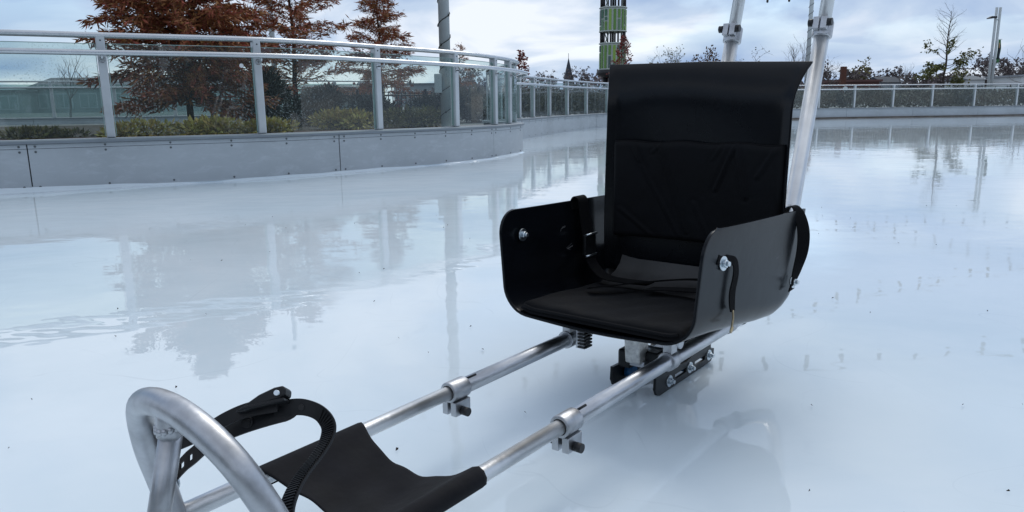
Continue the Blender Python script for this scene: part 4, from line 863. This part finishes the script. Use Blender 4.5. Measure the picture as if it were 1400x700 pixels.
# ------------------------------------------------------------------ green lantern tower
x, y = at(838, 60); tw = empty('lantern_tower', (x, y, 0.26), 0, 'tall round tower of green and white panels on black columns', 'tower')
random.seed(11); TR = 1.04
for z0, z1 in ((2.85, 4.80), (5.70, 7.45), (8.55, 10.4)):
    m = MB(); m.lathe((0, 0, 0), [(TR - .06, z0), (TR - .06, z1)], 32); m.build('drum', 'tower_white', tw)
    for zz_ in (z0, z1): MB().tube([((TR) * math.cos(2 * math.pi * i / 32), TR * math.sin(2 * math.pi * i / 32), zz_) for i in range(33)], 0.05, 6).build('ring', 'tower_white', tw)
    n = 18
    for i in range(n):
        a0 = 2 * math.pi * (i + 0.22) / n; a1 = 2 * math.pi * (i + 0.78) / n; zs = z0 + 0.07
        cuts = random.choice(([1.0], [0.55, 0.45], [0.45, 0.2, 0.35], [0.25, 0.75], [0.7, 0.3]))
        for c_ in cuts:
            ze = zs + (z1 - z0 - 0.14) * c_; m = MB(); m.grid([[(TR * math.cos(a), TR * math.sin(a), z) for z in (zs, ze - 0.09)] for a in (a0, (a0 + a1) / 2, a1)], False)
            solid(m.build('panel', 'tower_green%d' % random.choice((0, 0, 1, 2, 3, 4)), tw), 0.03); zs = ze
for z0, z1 in ((4.82, 5.68), (7.47, 8.53)):
    for i in range(10):
        a = 2 * math.pi * i / 10; MB().tube([(0.93 * math.cos(a), 0.93 * math.sin(a), z0), (0.93 * math.cos(a), 0.93 * math.sin(a), z1)], 0.07, 8).build('column', 'tower_black', tw)
        if i % 3 == 0: a2 = a + .5; MB().tube([(0.8 * math.cos(a), 0.8 * math.sin(a), z0), (0.8 * math.cos(a2), 0.8 * math.sin(a2), z1)], 0.045, 6).build('brace', 'tower_white', tw)
    MB().tube([(0, 0, z0), (0, 0, z1)], 0.09, 12).build('core', 'tower_black', tw)
MB().tube([(0, 0, 8.42), (0, 0, 8.52)], 0.9, 24).build('light_ring', 'amber', tw)
MB().lathe((0, 0, 0), [(0.7, 2.2), (1.2, 2.45), (1.22, 2.8), (0.1, 2.82)], 24).build('capital', 'tower_black', tw)
for i in range(6):
    a = 2 * math.pi * i / 6 + .3; MB().tube([(0.62 * math.cos(a), 0.62 * math.sin(a), 0), (0.62 * math.cos(a), 0.62 * math.sin(a), 2.25)], 0.17, 10).build('column', 'tower_black', tw)
MB().tube([(0, 0, 10.45), (0, 0, 10.6), (0, 0, 11.6)], [1.1, 1.0, 0.05], 24).build('roof', 'tower_black', tw)

# ------------------------------------------------------------------ buildings
def house(name, label, px0, px1, d, zt, wall, roof='roof_grey', wins=0, ridge=0.0, win='window_dark', dep=6.0, zb=0.2, flat=False, wrow=(0.35, 0.75)):
    x0 = (px0 - 700) / 1015 * d; x1 = (px1 - 700) / 1015 * d; root = empty(name, ((x0 + x1) / 2, d, zb), 0, label, 'building'); w_ = (x1 - x0) / 2; H = zt - zb
    m = MB(); m.box((0, dep / 2, H / 2), (2 * w_, dep, H)); m.build('wall', wall, root)
    if flat: m = MB(); m.box((0, dep / 2, H + 0.1), (2 * w_ + .5, dep + .5, 0.2)); m.build('roof', roof, root)
    else:
        m = MB(); m.prism([(-0.3, H - 0.02), (dep + 0.3, H - 0.02), (dep / 2, H + ridge)], 0, -w_ - .25, w_ + .25); m.build('roof', roof, root)
    for i in range(wins):
        cx = -w_ + 2 * w_ * (i + 0.5) / wins; ww = 2 * w_ / wins * 0.72; h0, h1 = H * wrow[0], H * wrow[1]
        m = MB(); m.box((cx, -0.03, (h0 + h1) / 2), (ww, 0.08, h1 - h0)); wn_ = m.build('window', 'white_frame', root)
        for s in (-1, 1): m = MB(); m.box((cx + s * ww * 0.235, -0.08, (h0 + h1) / 2), (ww * 0.40, 0.04, (h1 - h0) * 0.86)); m.build('pane', win, wn_)
    return root
house('pavilion', 'long pale pavilion with white window frames seen through the left glass', 55, 350, 62, 2.2, 'wall_teal', 'roof_grey', 9, 1.0, 'window_pale', 8, wrow=(0.2, 0.8))
house('pavilion', 'low pale pavilion with white frames at the far left edge', -160, 48, 60, 1.9, 'wall_teal', 'roof_grey', 6, 0.3, 'window_pale', 8, flat=True, wrow=(0.2, 0.85))
house('house', 'yellow house seen through glass right of the red bush', 498, 523, 100, 3.2, 'wall_yellow', 'roof_grey', 3, 0.9, 'window_dark', 6)
house('house', 'grey block behind the third cypress', 545, 600, 110, 3.4, 'wall_grey', 'roof_grey', 6, 0.3, 'window_dark', 8, flat=True)
house('house', 'grey roofed house behind the second cypress', 420, 480, 110, 2.6, 'wall_grey', 'slate', 4, 1.0, 'window_dark', 7)
house('house', 'low dark red building right of the push handle', 1138, 1192, 75, 2.3, 'wall_red', 'wall_red', 0, 0.3, 'window_dark', 6, flat=True)
house('house', 'small white house right of the half bare tree', 1312, 1333, 90, 2.75, 'wall_white', 'roof_grey', 2, 0.5, 'window_dark', 5)
house('house', 'grey roofed house left of the half bare tree', 1197, 1222, 105, 2.9, 'wall_grey', 'slate', 2, 0.8, 'window_dark', 5)
house('house', 'pale flat roofed building at the right edge of the skyline', 1382, 1440, 85, 2.9, 'wall_white', 'wall_grey', 3, 0.7, 'window_dark', 6, flat=True)
x, y = at(1150, 44); rp_ = MB(); rp_.box((0, 0, 1.1), (0.30, 0.22, 2.2)); o = bevel(rp_.build('post', 'rust_post'), 0.01); o.location = (x, y, 0.26); tag(o, 'rust brown square post behind the far railing right of the push handle', 'post')
x, y = at(1154, 42); sg_ = empty('round_sign', (x, y, 0.26), 0, 'small round white sign beside the rust brown post', 'sign')
MB().tube([(0, 0, 0), (0, 0, 1.0)], 0.03, 8).build('pole', 'pole_paint', sg_); MB().tube([(0, -0.03, 0.92), (0, -0.06, 0.92)], 0.13, 20).build('disc', 'white_sticker', sg_)
# church spire
x, y = at(779, 190); ch = empty('church', (x, y, 0.2), 0, 'dark slate church spire on the skyline left of the tower', 'church')
m = MB(); m.box((0, 0, 2.6), (2.6, 2.6, 5.2)); m.build('tower', 'wall_grey', ch)
m = MB(); m.add([(-1.32, -1.32, 5.2), (1.32, -1.32, 5.2), (1.32, 1.32, 5.2), (-1.32, 1.32, 5.2), (0, 0, 11.4)], [(0, 1, 4), (1, 2, 4), (2, 3, 4), (3, 0, 4), (3, 2, 1, 0)]); sp = m.build('spire', 'slate', ch)
MB().tube([(0, 0, 11.2), (0, 0, 12.4)], 0.06, 6).build('finial', 'slate', sp)

# ------------------------------------------------------------------ specks and leaf bits on the ice
n = 90; px_ = RNG.uniform(-1.6, 2.6, n); py_ = RNG.uniform(0.9, 4.2, n); m = MB()
for i in range(n):
    a = RNG.uniform(0, 6.28); l_ = RNG.uniform(0.0008, 0.0028) * (1 + 0.3 * py_[i]); w_ = l_ * RNG.uniform(.35, .8); c, s = math.cos(a), math.sin(a)
    q = [(l_, 0), (0, w_), (-l_, 0), (0, -w_)]; m.add([(px_[i] + x * c - y * s, py_[i] + x * s + y * c, 0.003 + 0.0015 * k) for k, (x, y) in enumerate(q)], [(0, 1, 2, 3)])
tag(m.build('leaf_crumbs', 'speck', None), 'scattered dark leaf crumbs on the pale ice', 'debris', kind='stuff')
